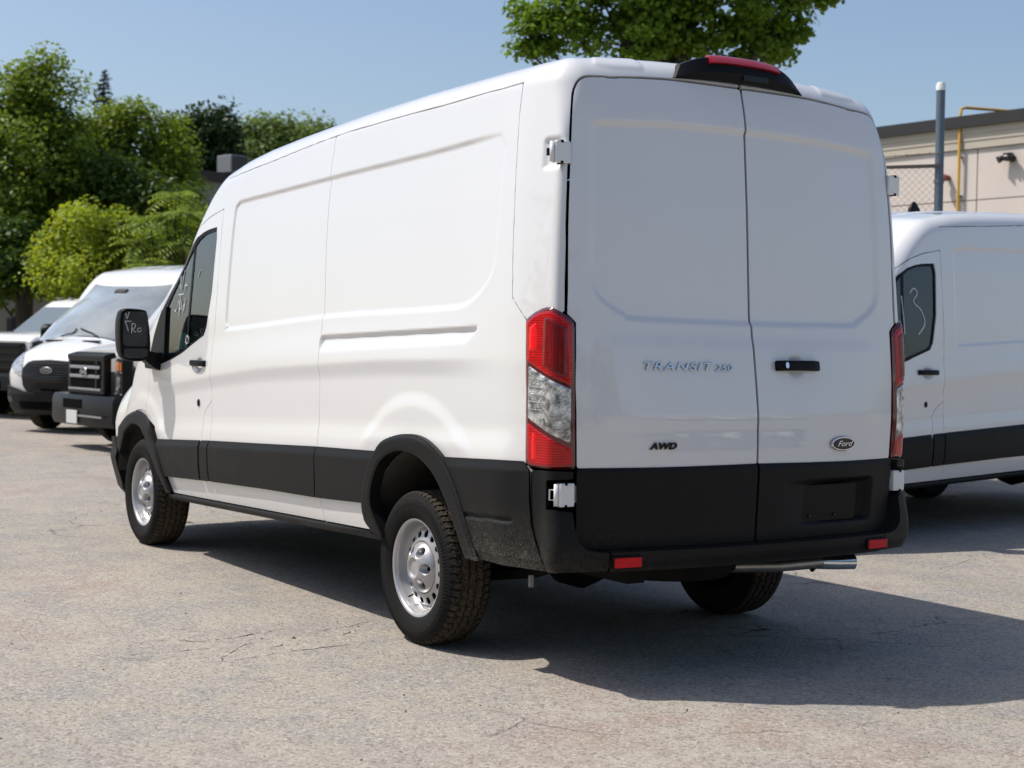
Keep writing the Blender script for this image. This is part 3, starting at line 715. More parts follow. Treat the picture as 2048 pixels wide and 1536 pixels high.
        # hinges
        for (u, v, w_, h_, mat) in ((-.962, 2.133, .072, .088, 'paint'), (-.996, .782, .070, .094, 'paint')):
            p, ex, ey, n = frame_at(u, v, 0, s); m = MB(); sg = 1 if s > 0 else -1
            ex2 = Vector((0, -s, 0)); n2 = Vector((-1, 0, 0)); z = Vector((0, 0, 1)); p2, _ = skin_point(u-.006, v, .012, s)
            b0 = p2+Vector((-.006, 0, 0))
            rt = Matrix((( -1, 0, 0), (0, 1, 0), (0, 0, 1)))
            m.box(b0, (.034, w_, h_), .006); hg = m.build('hinge', mat, root)
            m = MB(); m.tube([b0+Vector((.004, s*w_*.56, -h_*.46)), b0+Vector((.004, s*w_*.56, h_*.46))], .011, 10); m.build('hinge_pin', mat, hg)
            m = MB(); m.box(b0+Vector((.012, -s*(w_*.5+.013), 0)), (.012, .05, h_*.72), .003); m.build('hinge_leaf', mat, hg)
            [MB().box(b0+Vector((-.003, s*w_*.10, q*h_*.47)), (.034, .010, .012), .001).build('hinge_notch', 'dark_void', hg) for q in (1, -1)]
            if v < 1: m = MB(); q = b0+Vector((.010, s*w_*.60, 0)); m.tube([q+Vector((.0, 0, .02)), q+Vector((.014, s*.016, .02)), q+Vector((.014, s*.016, -.02)), q+Vector((0, 0, -.02))], .003, 6); m.build('check_link', mat, hg)
            else: m = MB(); m.box(b0+Vector((.022, s*w_*.66, .0)), (.012, .012, .03), .002); m.build('rubber_stop', 'satin_black', hg)
        # bumper corner and bumper half
        bco = [(-.905, .866), (-.930, .874), (-1.024, .874), (-1.024, .845), (-.958, .84), (-.958, .724), (-1.024, .715), (-1.030, .655), (-1.040, .60), (-1.062, .566), (-1.095, .556), (-1.12, .556), (-1.12, .478), (-1.0, .478), (-.957, .472), (-.929, .573), (-.912, .651), (-.904, .75)]
        bo = lambda U, V, B: .012+(.022+.048*sstep(.80, .56, V))*sstep(-.93, -1.0, U)-.018*sstep(.53, .475, V)
        skin_part('bumper_corner', bco, 'black', root, .0075, off=bo, s=s, feat=False, gaps=False, flange=.07)
    features.side = 1
    # bumper beam: one piece from corner to corner
    for s in (1,):
        pol = [(-1.124, .556), (UC, .556), (UC, .476), (-1.124, .476)]
        bo = lambda U, V, B: .082-.016*sstep(.53, .475, V)
        u = np.linspace(-1.124, UC, 60); v = np.linspace(.476, .556, 12); U, V = np.meshgrid(u, v, indexing='ij')
        o, d = uv_ray(U, V); P = skin_solve(o, d)+d*bo(U, V, 0)[..., None]
        P = np.concatenate([P, P[::-1][1:]*np.array([1, -1, 1])]); D = np.concatenate([d, d[::-1][1:]*np.array([1, -1, 1])])
        top = P[:, -1:, :]+np.array([.12, 0, .004]); bot = P[:, :1, :]+np.array([.10, 0, .0])
        VP, VN, fa, fl = clip_grid(P, grid_normals(P, D), D, np.ones(P.shape[:2]), 0)
        bmp = emit('rear_bumper', VP, VN, fa, fl, 'black', root)
        m = MB(); n = len(P)
        m.add(list(P[:, -1])+list(top[:, 0]), [(i, i+1, n+i+1, n+i) for i in range(n-1)]); m.build('bumper_tread', 'black', bmp, fix=False)
        m = MB(); m.add(list(P[:, 0])+list(bot[:, 0]), [(i+1, i, n+i, n+i+1) for i in range(n-1)]); m.build('bumper_underside', 'black', bmp, fix=False)
    for s in (1, -1):
        m = MB(); c = Vector((-1.221, s*.690, .516)); m.box(c, (.016, .136, .050), .005, Matrix.Rotation(math.radians(s*-5), 3, 'Z')); m.build('reflector_frame', 'satin_black', bmp)
        m = MB(); m.box(c+Vector((-.005, 0, 0)), (.016, .124, .040), .004, Matrix.Rotation(math.radians(s*-5), 3, 'Z')); m.build('red_reflector', 'reflector_red', bmp)
    # roof between the rails
    roof = top_part('roof_panel', XC, 3.2, -YC, YC, 'paint', root, field=lambda X, Y: -in_screen(X, Y)-.004, res=.02, ribs=rib, flange=.012)
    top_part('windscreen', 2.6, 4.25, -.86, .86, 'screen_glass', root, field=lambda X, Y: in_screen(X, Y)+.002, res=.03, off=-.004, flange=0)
    hood = top_part('hood', 4.05, 4.76, -.78, .78, 'paint', root, field=lambda X, Y: np.minimum(-in_screen(X, Y)-.03, 4.745-.22*(np.abs(Y)/.78)**2.4-X), res=.02)
    for yy in (.33, -.33):
        zz = float(T_roof(4.28)-.082*(abs(yy)/.85)**2.2); MB().box((4.28, yy, zz+.004), (.06, .30, .016), .004, Matrix.Rotation(math.radians(14), 3, 'Y')).build('hood_vent', 'dark_void', hood)
        MB().tube([(4.13, yy, 1.37), (4.06, yy*.5, 1.42), (4.00, yy*.1-.12, 1.485)], .010, 6).build('wiper', 'satin_black', root)
    # nose: grille, headlamps, bumper
    def fpart(nm, pol, mat, off=.0, res=.012, s=1, par=None, fl=.03):
        return skin_part(nm, pol, mat, par or root, res, off=off, s=s, gaps=False, feat=False, flange=fl)
    for s in (1, -1):
        skin_part('front_panel', [(4.45, .50), (UFC+.01, .50), (UFC+.01, 1.16), (4.62, 1.20), (4.60, .98), (4.55, .80)], 'paint', root, .014, s=s, gaps=False, feat=False)
        fpart('front_bumper', [(4.25, .36), (4.27, .58), (4.34, .68), (4.62, .62), (4.80, .58), (UFC+.004, .57), (UFC+.004, .26), (4.6, .24), (4.3, .30)], 'black', lambda U, V, B: .035+.025*np.clip((.60-V)/.06, 0, 1)-.05*sstep(.34, .24, V), s=s, fl=.05)
        g = fpart('grille', [(4.86, .99), (4.78, .90), (4.80, .66), (4.86, .585), (UFC+.004, .575), (UFC+.004, 1.035), (4.95, 1.02)], 'gloss_black', .016, .01, s)
        for k in range(11):
            vv = .63+k*.034; m = MB(); m.tube([skin_point(4.83+.05*abs(k-6)/5, vv, .020, s)[0], skin_point(5.05, vv, .024, s)[0], skin_point(UFC, vv, .024, s)[0]], .0045, 5); m.build('grille_bar', 'satin_black', g)
        hl = fpart('headlamp', [(4.62, 1.13), (4.52, 1.09), (4.50, .98), (4.60, .86), (4.72, .80), (4.79, .82), (4.76, .93), (4.72, 1.06)], 'lens_clear', .012, .012, s)
        fpart('lower_grille', [(4.70, .44), (UFC+.002, .44), (UFC+.002, .33), (4.74, .33)], 'dark_void', .066, .02, s, fl=0)
        fpart('fog_lamp', [(4.48, .50), (4.60, .50), (4.60, .42), (4.48, .42)], 'gloss_black', .066, .012, s, fl=.01)
    pl, n = skin_point(UFC, .885, .030); m = MB(); m.prism([(.105*math.cos(a), .046*math.sin(a)) for a in np.linspace(0, 2*math.pi, 32, endpoint=False)], pl, (0, 1, 0), (0, 0, 1), (1, 0, 0), .012, .004); fo = m.build('front_emblem', 'chrome', root)
    m = MB(); m.prism([(.093*math.cos(a), .036*math.sin(a)) for a in np.linspace(0, 2*math.pi, 32, endpoint=False)], pl+Vector((.012, 0, 0)), (0, 1, 0), (0, 0, 1), (1, 0, 0), .003, .001); m.build('emblem_face', 'emblem_blue', fo)
    me = text_mesh('Ford', .045, .35, 1.4); o = put('emblem_script', me, 'chrome', fo); o.matrix_local = Matrix(((0, 0, 1, pl.x+.0165), (1, 0, 0, pl.y), (0, 1, 0, pl.z), (0, 0, 0, 1)))
    m = MB(); m.box((4.875, .0, .52), (.02, .34, .15), .004); m.build('plate_bracket', 'satin_black', root)
    # back: writing, emblem, handle, plate
    features.side = -1
    me = text_mesh('TRANSIT', .046, .25, 1.70, .0030, .0005, 1.14, -.0004); place_text(me, 'model_lettering', 'badge_chrome', root, -1.406, 1.291, .004)
    me = text_mesh('250', .038, .25, 1.5, .0026, .0004, 1.08, -.0002); place_text(me, 'model_lettering', 'badge_chrome', root, -1.645, 1.288, .004)
    me = text_mesh('AWD', .036, .25, 1.35, .002, .0006, 1.05, .0010); place_text(me, 'drive_lettering', 'gloss_black', root, -1.332, .969, .006)
    p, ex, ey, n = frame_at(-1.315, .962, .006, -1); el = lambda a, b: [(a*math.cos(t), b*math.sin(t)) for t in np.linspace(0, 2*math.pi, 40, endpoint=False)]
    m = MB(); m.prism(el(.079, .031), p, ex, ey, n, .007, .003); eo = m.build('rear_emblem', 'chrome', root)
    m = MB(); m.prism(el(.071, .025), p+n*.007, ex, ey, n, .002, .001); m.build('emblem_face', 'emblem_blue', eo)
    me = text_mesh('Ford', .034, .4, 1.45, .001, .0002); o = put('emblem_script', me, 'chrome', eo); q = p+n*.0098
    o.matrix_local = Matrix(((ex.x, ey.x, n.x, q.x), (ex.y, ey.y, n.y, q.y), (ex.z, ey.z, n.z, q.z), (0, 0, 0, 1)))
    p, ex, ey, n = frame_at(-1.590, 1.299, .012, -1); m = MB()
    m.loft([[p+ex*(q*.122)+ey*(a)+n*(.012+.012*(1-abs(q)**4)+b) for a, b in rrect(.044, .022, .009, 3)] for q in np.linspace(-1, 1, 17)]); hd = m.build('rear_handle', 'satin_black', root)
    m = MB(); m.prism(el(.010, .014), p+ex*-.082+n*.034, ex, ey, n, .003, .001); m.build('key_lock', 'chrome', hd)
    p, ex, ey, n = frame_at(-1.43, .706, -.018, -1); m = MB(); m.prism([(a, b) for a, b in rrect(.46, .160, .012, 3)], p, ex, ey, n, .012, .003); pb = m.build('plate_holder', 'satin_black', root)
    for dx in (-.07, .09): m = MB(); m.prism(el(.008, .008), p+ex*dx+ey*-.055+n*.012, ex, ey, n, .006, .002); m.build('plate_bolt', 'gloss_black', pb)
    features.side = 1
    # high brake lamp
    ys = np.linspace(-.362, .362, 35); secs = []
    for y in ys:
        e = abs(y)/.362; k = (1-e**2.4); k2 = max(0.0, 1-e**3.5)
        zr = float(T_roof(-1.0)-.042*(abs(y)/.85)**2.2); z0 = 2.496-.012*e*e; x0 = float(T_rear(2.49))+.012*e
        g4 = max(0.0, 1-e**4); zt = zr-.006+.044*g4*(.75+.25*k); xr = -1.035-.030*k2
        yt = y*.86
        secs.append([Vector(q) for q in ((x0+.03, y, z0-.002), (x0-.004-.010*k2, y, z0+.004), (xr, y*.97, z0+.030*k2+.008), (xr+.022, yt, zt-.010), (xr+.050, yt*.98, zt-.006), (-.90, yt*.95, zt-.008), (-.82, y, float(T_roof(-.82)-.042*(abs(y)/.85)**2.2)-.004), (-.86, y, z0))])
    m = MB(); m.loft(secs); bl = m.build('brake_lamp_housing', 'satin_black', root, edge=28)
    m = MB(); secs = []
    for y in np.linspace(-.205, .185, 21):
        zr = float(T_roof(-1.0)-.042*(abs(y)/.85)**2.2); e = abs(y)/.345; k = 1-e**2.4; zt = zr-.004+.044*(1-e**4)*(.75+.25*k); xr = -1.035-.030*(1-e**3.5)
        zt -= .006; secs.append([Vector((xr+.000, y, zt-.034)), Vector((xr+.016, y, zt-.006)), Vector((xr+.036, y, zt+.002)), Vector((xr+.05, y, zt-.01)), Vector((xr+.02, y, zt-.04))])
    m.loft(secs); m.build('brake_lens', 'brake_lens', bl, edge=60)
    m = MB(); m.box((-1.060, -.06, 2.524), (.012, .14, .026), .003); m.build('camera_window', 'gloss_black', bl)
    # rocker step under the sill
    for s in (1, -1):
        secs = []
        for x in np.linspace(3.33, .33, 40):
            z = float(sill_bot(x))+.004; y = float(T_side(z)+T_taper(x)); k = sstep(.33, .9, x)*sstep(3.36, 3.2, x)
            secs.append([Vector((x, s*q[0], q[1])) for q in ((y-.10, z-.01), (y-.004, z-.002), (y+.012*k, z-.012), (y+.030*k, z-.017), (y+.032*k, z-.026), (y+.012*k, z-.048), (y-.03, z-.056), (y-.10, z-.05))])
        m = MB(); m.loft(secs); m.build('rocker_step', 'black', root, edge=24)
        m = MB(); m.box((-.86, s*.905, .405), (.012, .02, .05), .002); m.build('jacking_tab', 'grey_plastic', root)
        # wheel housings
        for xc, rr in ((-.05, .47), (3.75, .47)):
            m = MB(); n = 24; y0, y1 = s*.55, s*.985
            pts = [(xc+rr*math.cos(a), .455+(rr-.03)*math.sin(a)) for a in np.linspace(math.pi, 0, n)]
            V = [(x, y0, z) for x, z in pts]+[(x, y1, z) for x, z in pts]
            m.add(V, [(i, i+1, n+i+1, n+i) for i in range(n-1)], True); m.add(V[:n], [tuple(range(n))]); m.build('wheel_housing', 'arch_liner', root)
        # wheels
        # mirrors
        base, nb = skin_point(3.46, 1.26, 0, s)
        yo = lambda y: s*y
        sil = dens([(1.095, 1.232), (1.080, 1.30), (1.088, 1.42), (1.104, 1.52), (1.124, 1.543), (1.20, 1.550), (1.246, 1.547), (1.267, 1.526), (1.276, 1.45), (1.272, 1.32), (1.262, 1.255), (1.238, 1.228), (1.18, 1.218), (1.115, 1.220)], 3)[:-1]
        cy = sum(p[0] for p in sil)/len(sil); cz = sum(p[1] for p in sil)/len(sil); secs = []
        for x, k in ((3.318, .90), (3.312, .965), (3.322, 1.0), (3.36, 1.0), (3.41, .95), (3.45, .84), (3.48, .66), (3.495, .4)):
            secs.append([Vector((x+.30*(p[0]-1.18)*.35, s*(cy+(p[0]-cy)*k), cz+(p[1]-cz)*k)) for p in sil])
        m = MB(); m.loft(secs); mr = m.build('wing_mirror', 'satin_black', root, edge=50)
        def glass(nm, y0, y1, z0, z1, mat, r=.02):
            m = MB(); pol = rrect(y1-y0, z1-z0, r, 4, (y0+y1)/2, (z0+z1)/2)
            V = [Vector((3.308+.105*(a-1.18), s*a, b)) for a, b in pol]; m.add(V, [tuple(range(len(V)))]); return m.build(nm, mat, mr)
        glass('mirror_glass', 1.104, 1.256, 1.312, 1.532, 'mirror_glass', .028); glass('mirror_glass', 1.102, 1.250, 1.238, 1.300, 'mirror_glass', .018)
        m = MB(); secs = [[Vector((x, s*y, z+q*h)) for q, x in ((-.5, 3.37), (-.5, 3.46), (.5, 3.47), (.5, 3.36))] for y, z, h in ((.975, 1.215, .12), (1.03, 1.225, .10), (1.08, 1.25, .075), (1.12, 1.28, .06))]
        m.loft(secs, smooth=False); m.build('mirror_arm', 'satin_black', mr)
        m = MB(); secs = [[Vector((x+a, s*y, z+b)) for a, b in rrect(.14, .05, .02, 3)] for x, y, z in ((3.50, .972, 1.195), (3.50, 1.00, 1.192), (3.48, 1.035, 1.197))]
        m.loft(secs); m.build('mirror_foot', 'satin_black', mr)
    MB().box((3.16, 0, 2.02), (.10, .22, .12), .02, Matrix.Rotation(math.radians(40), 3, 'Y')).build('camera_pod', 'satin_black', root)
    # cab: floor, dash, wheel, seats, partition, underbody
    m = MB(); m.box((3.2, 0, .62), (1.7, 1.80, .06)); m.build('cab_floor', 'underbody', root)
    m = MB(); secs = [[Vector(q) for q in ((4.12, y, 1.27), (3.98, y, 1.30), (3.72, y, 1.24), (3.62, y, 1.10), (3.70, y, .80), (4.2, y, .75))] for y in np.linspace(-.86, .86, 8)]
    m.loft(secs); m.build('dashboard', 'satin_black', root)
    m = MB(); c = Vector((3.52, .45, 1.17)); m.tube([c+Vector((.19*math.cos(a)*-.45, .19*math.sin(a), .19*math.cos(a)*.9)) for a in np.linspace(0, 2*math.pi, 28, endpoint=False)], .014, 6, closed=True); m.tube([c, c+Vector((.25, 0, -.1))], .03, 8); m.build('steering_wheel', 'satin_black', root)
    for y in (.47, -.47):
        sv = bpy.data.objects.new('seat', None); C.objects.link(sv); sv.parent = root
        def pad(nm, secs): m = MB(); m.loft(secs); m.build(nm, 'seat_cloth', sv)
        pad('seat_cushion', [[Vector((x, y+a, z+b)) for a, b in rrect(.50, .15, .05, 3)] for x, z in ((2.62, .96), (2.75, .95), (3.0, .97), (3.13, .96))])
        pad('backrest', [[Vector((x+b, y+a*k, z)) for a, b in rrect(.50, .15, .06, 3)] for x, z, k in ((2.66, .95, 1), (2.62, 1.2, 1.04), (2.56, 1.45, .98), (2.53, 1.60, .8))])
        pad('headrest', [[Vector((x+b, y+a, z)) for a, b in rrect(.26, .11, .045, 3)] for x, z in ((2.53, 1.62), (2.52, 1.70), (2.51, 1.80), (2.51, 1.83))])
        m = MB(); m.box((2.85, y, .78), (.40, .42, .28), .02); m.build('seat_base', 'satin_black', sv)
    m = MB(); m.box((2.36, 0, 1.45), (.02, 1.80, 1.72)); m.build('partition', 'grey_plastic', root)
    m = MB(); m.box((.65, 0, .56), (3.4, 1.70, .10)); m.box((-.9, 0, .56), (.40, 1.6, .10)); m.box((4.2, 0, .48), (.7, 1.5, .2)); m.box((2.2, .45, .46), (4.4, .08, .14)); m.box((2.2, -.45, .46), (4.4, .08, .14)); m.box((-.62, .55, .47), (.95, .09, .13)); m.box((-.62, -.55, .47), (.95, .09, .13)); m.build('chassis', 'underbody', root)
    m = MB(); m.tube([(0, -.8, .348), (0, .8, .348)], .045, 12); m.lathe([(-.16, .04), (-.12, .12), (0, .155), (.12, .12), (.16, .04)], 'y', 20, (0, .06, .348)); m.tube([(3.75, -.8, .33), (3.75, .8, .33)], .04, 10); m.tube([(0, .06, .36), (2.6, .0, .42)], .035, 10)
    for y in (.58, -.58): m.tube([(-.75, y, .47), (-.4, y, .36), (0, y, .29), (.4, y, .36), (.75, y, .47)], .028, 6)
    m.build('axle', 'underbody', root)
    m = MB(); m.tube([(.6, .50, .45), (-.3, .45, .45), (-.80, .20, .44), (-.98, -.02, .425), (-1.07, -.25, .425), (-1.10, -.47, .432)], .028, 12); ex_ = m.build('exhaust_pipe', 'steel_pipe', root)
    m = MB(); m.tube([(-1.08, -.46, .432), (-1.12, -.54, .430), (-1.15, -.625, .430)], .034, 16, cap=False); m.tube([(-1.09, -.465, .432), (-1.15, -.624, .430)], .030, 12); m.build('tail_pipe_tip', 'chrome', ex_)
    m = MB(); m.tube([(-1.03, -.44, .46), (-1.09, -.455, .41), (-1.10, -.42, .40)], .012, 6); m.build('pipe_hanger', 'satin_black', ex_)
    m = MB(); m.lathe([(-.09, .20), (-.10, .29), (-.06, .345), (0, .352), (.06, .345), (.10, .29), (.09, .20)], 'z', 40, (-.72, .12, .475)); m.build('spare_tyre', 'underbody', root)
    return root
# ---------------------------------------------------------------- places in the yard: a bearing read off the picture plus a distance
def at(px, py, depth):
    return Vector(CAM_POS)+(_f+_r*((px-1024)/FPX)-_u*((py-768)/FPX))*depth
def on_ground(px, depth):
    p = at(px, 700, depth); return Vector((p.x, p.y, 0))
# ---------------------------------------------------------------- ground
def mk_asphalt():
    t = NT('worn_asphalt'); g = t.n('ShaderNodeNewGeometry'); v = g.outputs['Position']
    big = t.noise(v, .45, 3, .65); mid = t.noise(v, 2.6, 3, .7); gr = t.noise(v, 62, 2, .8)
    vo = t.n('ShaderNodeTexVoronoi', feature='F1'); vo.inputs['Scale'].default_value = 92; t.l(v, vo.inputs['Vector'])
    stone = t.n('ShaderNodeSeparateColor'); t.l(vo.outputs['Color'], stone.inputs[0])
    base = t.mix(t.ramp(big, [(.38, 0), (.62, 1)]), (.325, .293, .246), (.372, .336, .286))
    base = t.mix(t.ramp(mid, [(.43, 0), (.62, .95)]), base, (.275, .262, .248))
    base = t.mix(t.math('MULTIPLY', t.ramp(big, [(.50, 0), (.60, 1)]), t.ramp(mid, [(.42, 0), (.60, .7)])), base, (.345, .255, .205))
    base = t.mix(t.ramp(stone.outputs[0], [(.0, .70), (.42, 0)]), base, (.12, .11, .098))
    base = t.mix(t.ramp(stone.outputs[1], [(.62, 0), (1, .7)]), base, (.48, .45, .395))
    base = t.mix(t.ramp(gr, [(.28, .8), (.38, 0)]), base, (.09, .08, .07))
    tr = t.n('ShaderNodeMapping'); tr.inputs['Scale'].default_value = (.22, 1.5, 1); tr.inputs['Rotation'].default_value = (0, 0, .12); t.l(v, tr.inputs[0]); st = t.noise(tr.outputs[0], .9, 4, .6)
    base = t.mix(t.ramp(st, [(.52, 0), (.72, .28)]), base, (.19, .172, .152)); base = t.mix(t.ramp(st, [(.28, .28), (.45, 0)]), base, (.42, .37, .30))
    # hairline cracks: edges of large wandering cells, only in patches
    wv = t.n('ShaderNodeVectorMath', operation='ADD'); nz = t.n('ShaderNodeTexNoise'); nz.inputs['Scale'].default_value = 1.6; nz.inputs['Detail'].default_value = 3
    t.l(v, nz.inputs['Vector']); sc = t.n('ShaderNodeVectorMath', operation='SCALE'); sc.inputs['Scale'].default_value = .9
    t.l(nz.outputs['Color'], sc.inputs[0]); t.l(v, wv.inputs[0]); t.l(sc.outputs[0], wv.inputs[1])
    vc = t.n('ShaderNodeTexVoronoi', feature='DISTANCE_TO_EDGE'); vc.inputs['Scale'].default_value = .75; t.l(wv.outputs[0], vc.inputs['Vector'])
    crack = t.math('MULTIPLY', t.ramp(vc.outputs['Distance'], [(.0, 1), (.007, 0)]), t.math('MULTIPLY', t.ramp(mid, [(.40, 0), (.55, 1)]), t.ramp(t.noise(v, .30, 2), [(.49, 0), (.57, 1)]))); base = t.mix(crack, base, (.05, .045, .04))
    t.bsdf(base, .92, 0, **{'Specular IOR Level': .25})
    t.bump(t.math('SUBTRACT', gr, vo.outputs['Distance']), .5, .005); MATS['asphalt'] = t.m
mk_asphalt()
simple('dry_verge', (.16, .14, .075), .95, var=.45, scale=6, bump=.6)
me = bpy.data.meshes.new('ground'); me.from_pydata([(-400, -400, 0), (400, -400, 0), (400, 400, 0), (-400, 400, 0)], [], [(0, 1, 2, 3)])
tag(put('ground', me, 'asphalt'), kind='structure')
a, b, c_, d_ = on_ground(-900, 31), on_ground(700, 36), on_ground(900, 160), on_ground(-1200, 160)
me = bpy.data.meshes.new('verge'); me.from_pydata([(p.x, p.y, .006) for p in (a, b, c_, d_)], [], [(0, 1, 2, 3)]); tag(put('verge', me, 'dry_verge'), kind='structure')
# loose grit on the asphalt
m = MB(); rg = random.Random(3)
for i in range(420):
    x = -6+rg.random()**.6*12; y = rg.uniform(-5, 5); s_ = rg.uniform(.002, .007)*(1.8 if rg.random() < .06 else 1)
    V = [(x+s_*math.cos(k*1.256+i)*rg.uniform(.7, 1.2), y+s_*math.sin(k*1.256+i)*rg.uniform(.7, 1.2), .001) for k in range(5)]+[(x, y, s_*.9)]
    m.add(V, [(k, (k+1) % 5, 5) for k in range(5)])
simple('grit', (.07, .065, .06), .9, var=.5, scale=2); tag(m.build('grit', 'grit', fix=False), 'fine dark grit scattered over the worn asphalt', 'grit', kind='stuff')

# ---------------------------------------------------------------- foliage
def mk_leaf(name, dark, light, trans=.35, tint=None):
    t = NT(name); g = t.n('ShaderNodeNewGeometry'); n = t.noise(g.outputs['Position'], .9, 2)
    f = t.math('ADD', t.math('MULTIPLY', g.outputs['Random Per Island'], .7), t.math('MULTIPLY', t.ramp(n, [(.35, 0), (.65, 1)]), .3))
    c = t.mix(f, dark, light)
    d = t.n('ShaderNodeBsdfPrincipled'); t.l(c, d.inputs['Base Color']); d.inputs['Roughness'].default_value = .5; d.inputs['Specular IOR Level'].default_value = .2
    tr = t.n('ShaderNodeBsdfTranslucent'); c2 = t.mix(.6, c, tint or (light[0]*1.5, light[1]*1.4, light[2]*.5)); t.l(c2, tr.inputs[0])
    mx = t.n('ShaderNodeMixShader'); mx.inputs[0].default_value = trans; t.l(d.outputs[0], mx.inputs[1]); t.l(tr.outputs[0], mx.inputs[2]); t.l(mx.outputs[0], t.out.inputs[0]); MATS[name] = t.m
mk_leaf('leaf_mid', (.060, .115, .014), (.250, .340, .045), .34); mk_leaf('leaf_bright', (.090, .170, .022), (.280, .380, .055), .36)
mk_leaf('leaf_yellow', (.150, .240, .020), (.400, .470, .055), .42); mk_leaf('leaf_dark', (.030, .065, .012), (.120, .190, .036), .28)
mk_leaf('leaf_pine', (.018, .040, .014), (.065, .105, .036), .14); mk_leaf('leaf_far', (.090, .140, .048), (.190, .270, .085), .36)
mk_leaf('leaf_maple', (.036, .080, .008), (.190, .310, .034), .34)
simple('bark', (.055, .045, .036), .9, var=.5, scale=14, bump=.6)
def leaves(name, pos, nrm, size, mat, parent, aspect=.62, lobed=False):
    n = len(pos); up = RNG.normal(size=(n, 3)); t = np.cross(nrm, up); t /= np.linalg.norm(t, axis=1, keepdims=True)+1e-9; b = np.cross(nrm, t)
    s = size[:, None]; pts = []
    if lobed: shape = [(0, -.5, 0), (.30, -.42, .03), (.55, -.05, .07), (.30, .12, .03), (.33, .36, .05), (0, .55, 0), (-.33, .36, .05), (-.30, .12, .03), (-.55, -.05, .07), (-.30, -.42, .03)]
    else: shape = [(0, -.5, 0), (aspect*.5, -.02, .10), (0, .5, -.04), (-aspect*.5, -.02, .10)]
    for (a, q, h) in shape: pts.append(pos+t*s*a+b*s*q+nrm*s*h)
    V = np.stack(pts, 1).reshape(-1, 3); k = len(shape); Fs = (np.arange(n)[:, None]*k+np.arange(k)[None, :])
    me = bpy.data.meshes.new(name); me.vertices.add(n*k); me.vertices.foreach_set('co', V.astype(np.float32).ravel())
    me.loops.add(n*k); me.loops.foreach_set('vertex_index', Fs.astype(np.int32).ravel()); me.polygons.add(n)
    me.polygons.foreach_set('loop_start', (np.arange(n)*k).astype(np.int32)); me.update(calc_edges=True); me.validate()
    return put(name, me, mat, parent)
def lobes_px(lst, d, depth_k=1.0):
    k = d/FPX; out = []
    for (px, py, rx, ry) in lst:
        out.append((at(px, py, d+RNG.uniform(-.35, .35)*rx*k), Vector((rx*k, rx*k*depth_k, ry*k))))
    return out
def tree(name, label, cat, trunk_px, d, lst, tips, per, leaf, mat, group=None, spread=.32, tr=.16, aspect=.62, lobed=False, branch=True, flat=.75, lean=0.0, L=None, g0=None):
    g0 = g0 or on_ground(trunk_px, d); root = thing(name, label, cat, tuple(g0), 0, group); L = L or lobes_px(lst, d)
    vol = np.array([l[1].x*l[1].z for l in L]); vol = vol/vol.sum(); P = []; N = []; S_ = []; m = MB(); o = Vector(g0)
    top = max(l[0].z for l in L); zlow = min(l[0].z for l in L)
    tp = [Vector((0, 0, -.1)), Vector((lean*.3, .05, zlow*.45)), Vector((lean*.7, -.05, (zlow+top)*.42)), Vector((lean, .02, top*.95))]
    m.tube(tp, [tr*1.25, tr, tr*.7, tr*.22], 10)
    for (c, r), f in zip(L, vol):
        k = max(4, int(tips*f)); c0 = c-o
        st = Vector((0, 0, max(.4, min(c0.z*.62, top*.8))))
        if branch:
            midp = st.lerp(c0, .55)+Vector((0, 0, .12*r.z)); m.tube([st, midp, c0], [tr*.42, tr*.26, tr*.10], 6, cap=False)
        for _ in range(k):
            q = RNG.normal(size=3); q /= np.linalg.norm(q); rad = (.45+.58*RNG.random()**.55) if RNG.random() > .14 else RNG.uniform(1.0, 1.28)
            tip = np.array(c0)+q*np.array(r)*rad
            if branch and RNG.random() < .45: m.tube([c0, Vector(c0).lerp(Vector(tip), .5)+Vector((0, 0, .05)), Vector(tip)], [tr*.09, tr*.05, tr*.02], 4, cap=False)
            mm = int(per*RNG.uniform(.6, 1.4)); sp = spread*RNG.uniform(.7, 1.25)
            pp = RNG.normal(size=(mm, 3)); pp = tip+pp/(np.linalg.norm(pp, axis=1, keepdims=True)+1e-9)*(RNG.random((mm, 1))**.5)*1.9*np.array([sp, sp, sp*flat]); nn = RNG.normal(size=(mm, 3))*.55+q*.45+np.array([0, 0, .75])
            nn /= np.linalg.norm(nn, axis=1, keepdims=True); P.append(pp); N.append(nn); S_.append(leaf*RNG.uniform(.65, 1.25, mm))
    P = np.concatenate(P); N = np.concatenate(N); S_ = np.concatenate(S_); ok = P[:, 2] > .05
    m.build('trunk', 'bark', root); leaves('crown', P[ok], N[ok], S_[ok], mat, root, aspect, lobed); return root
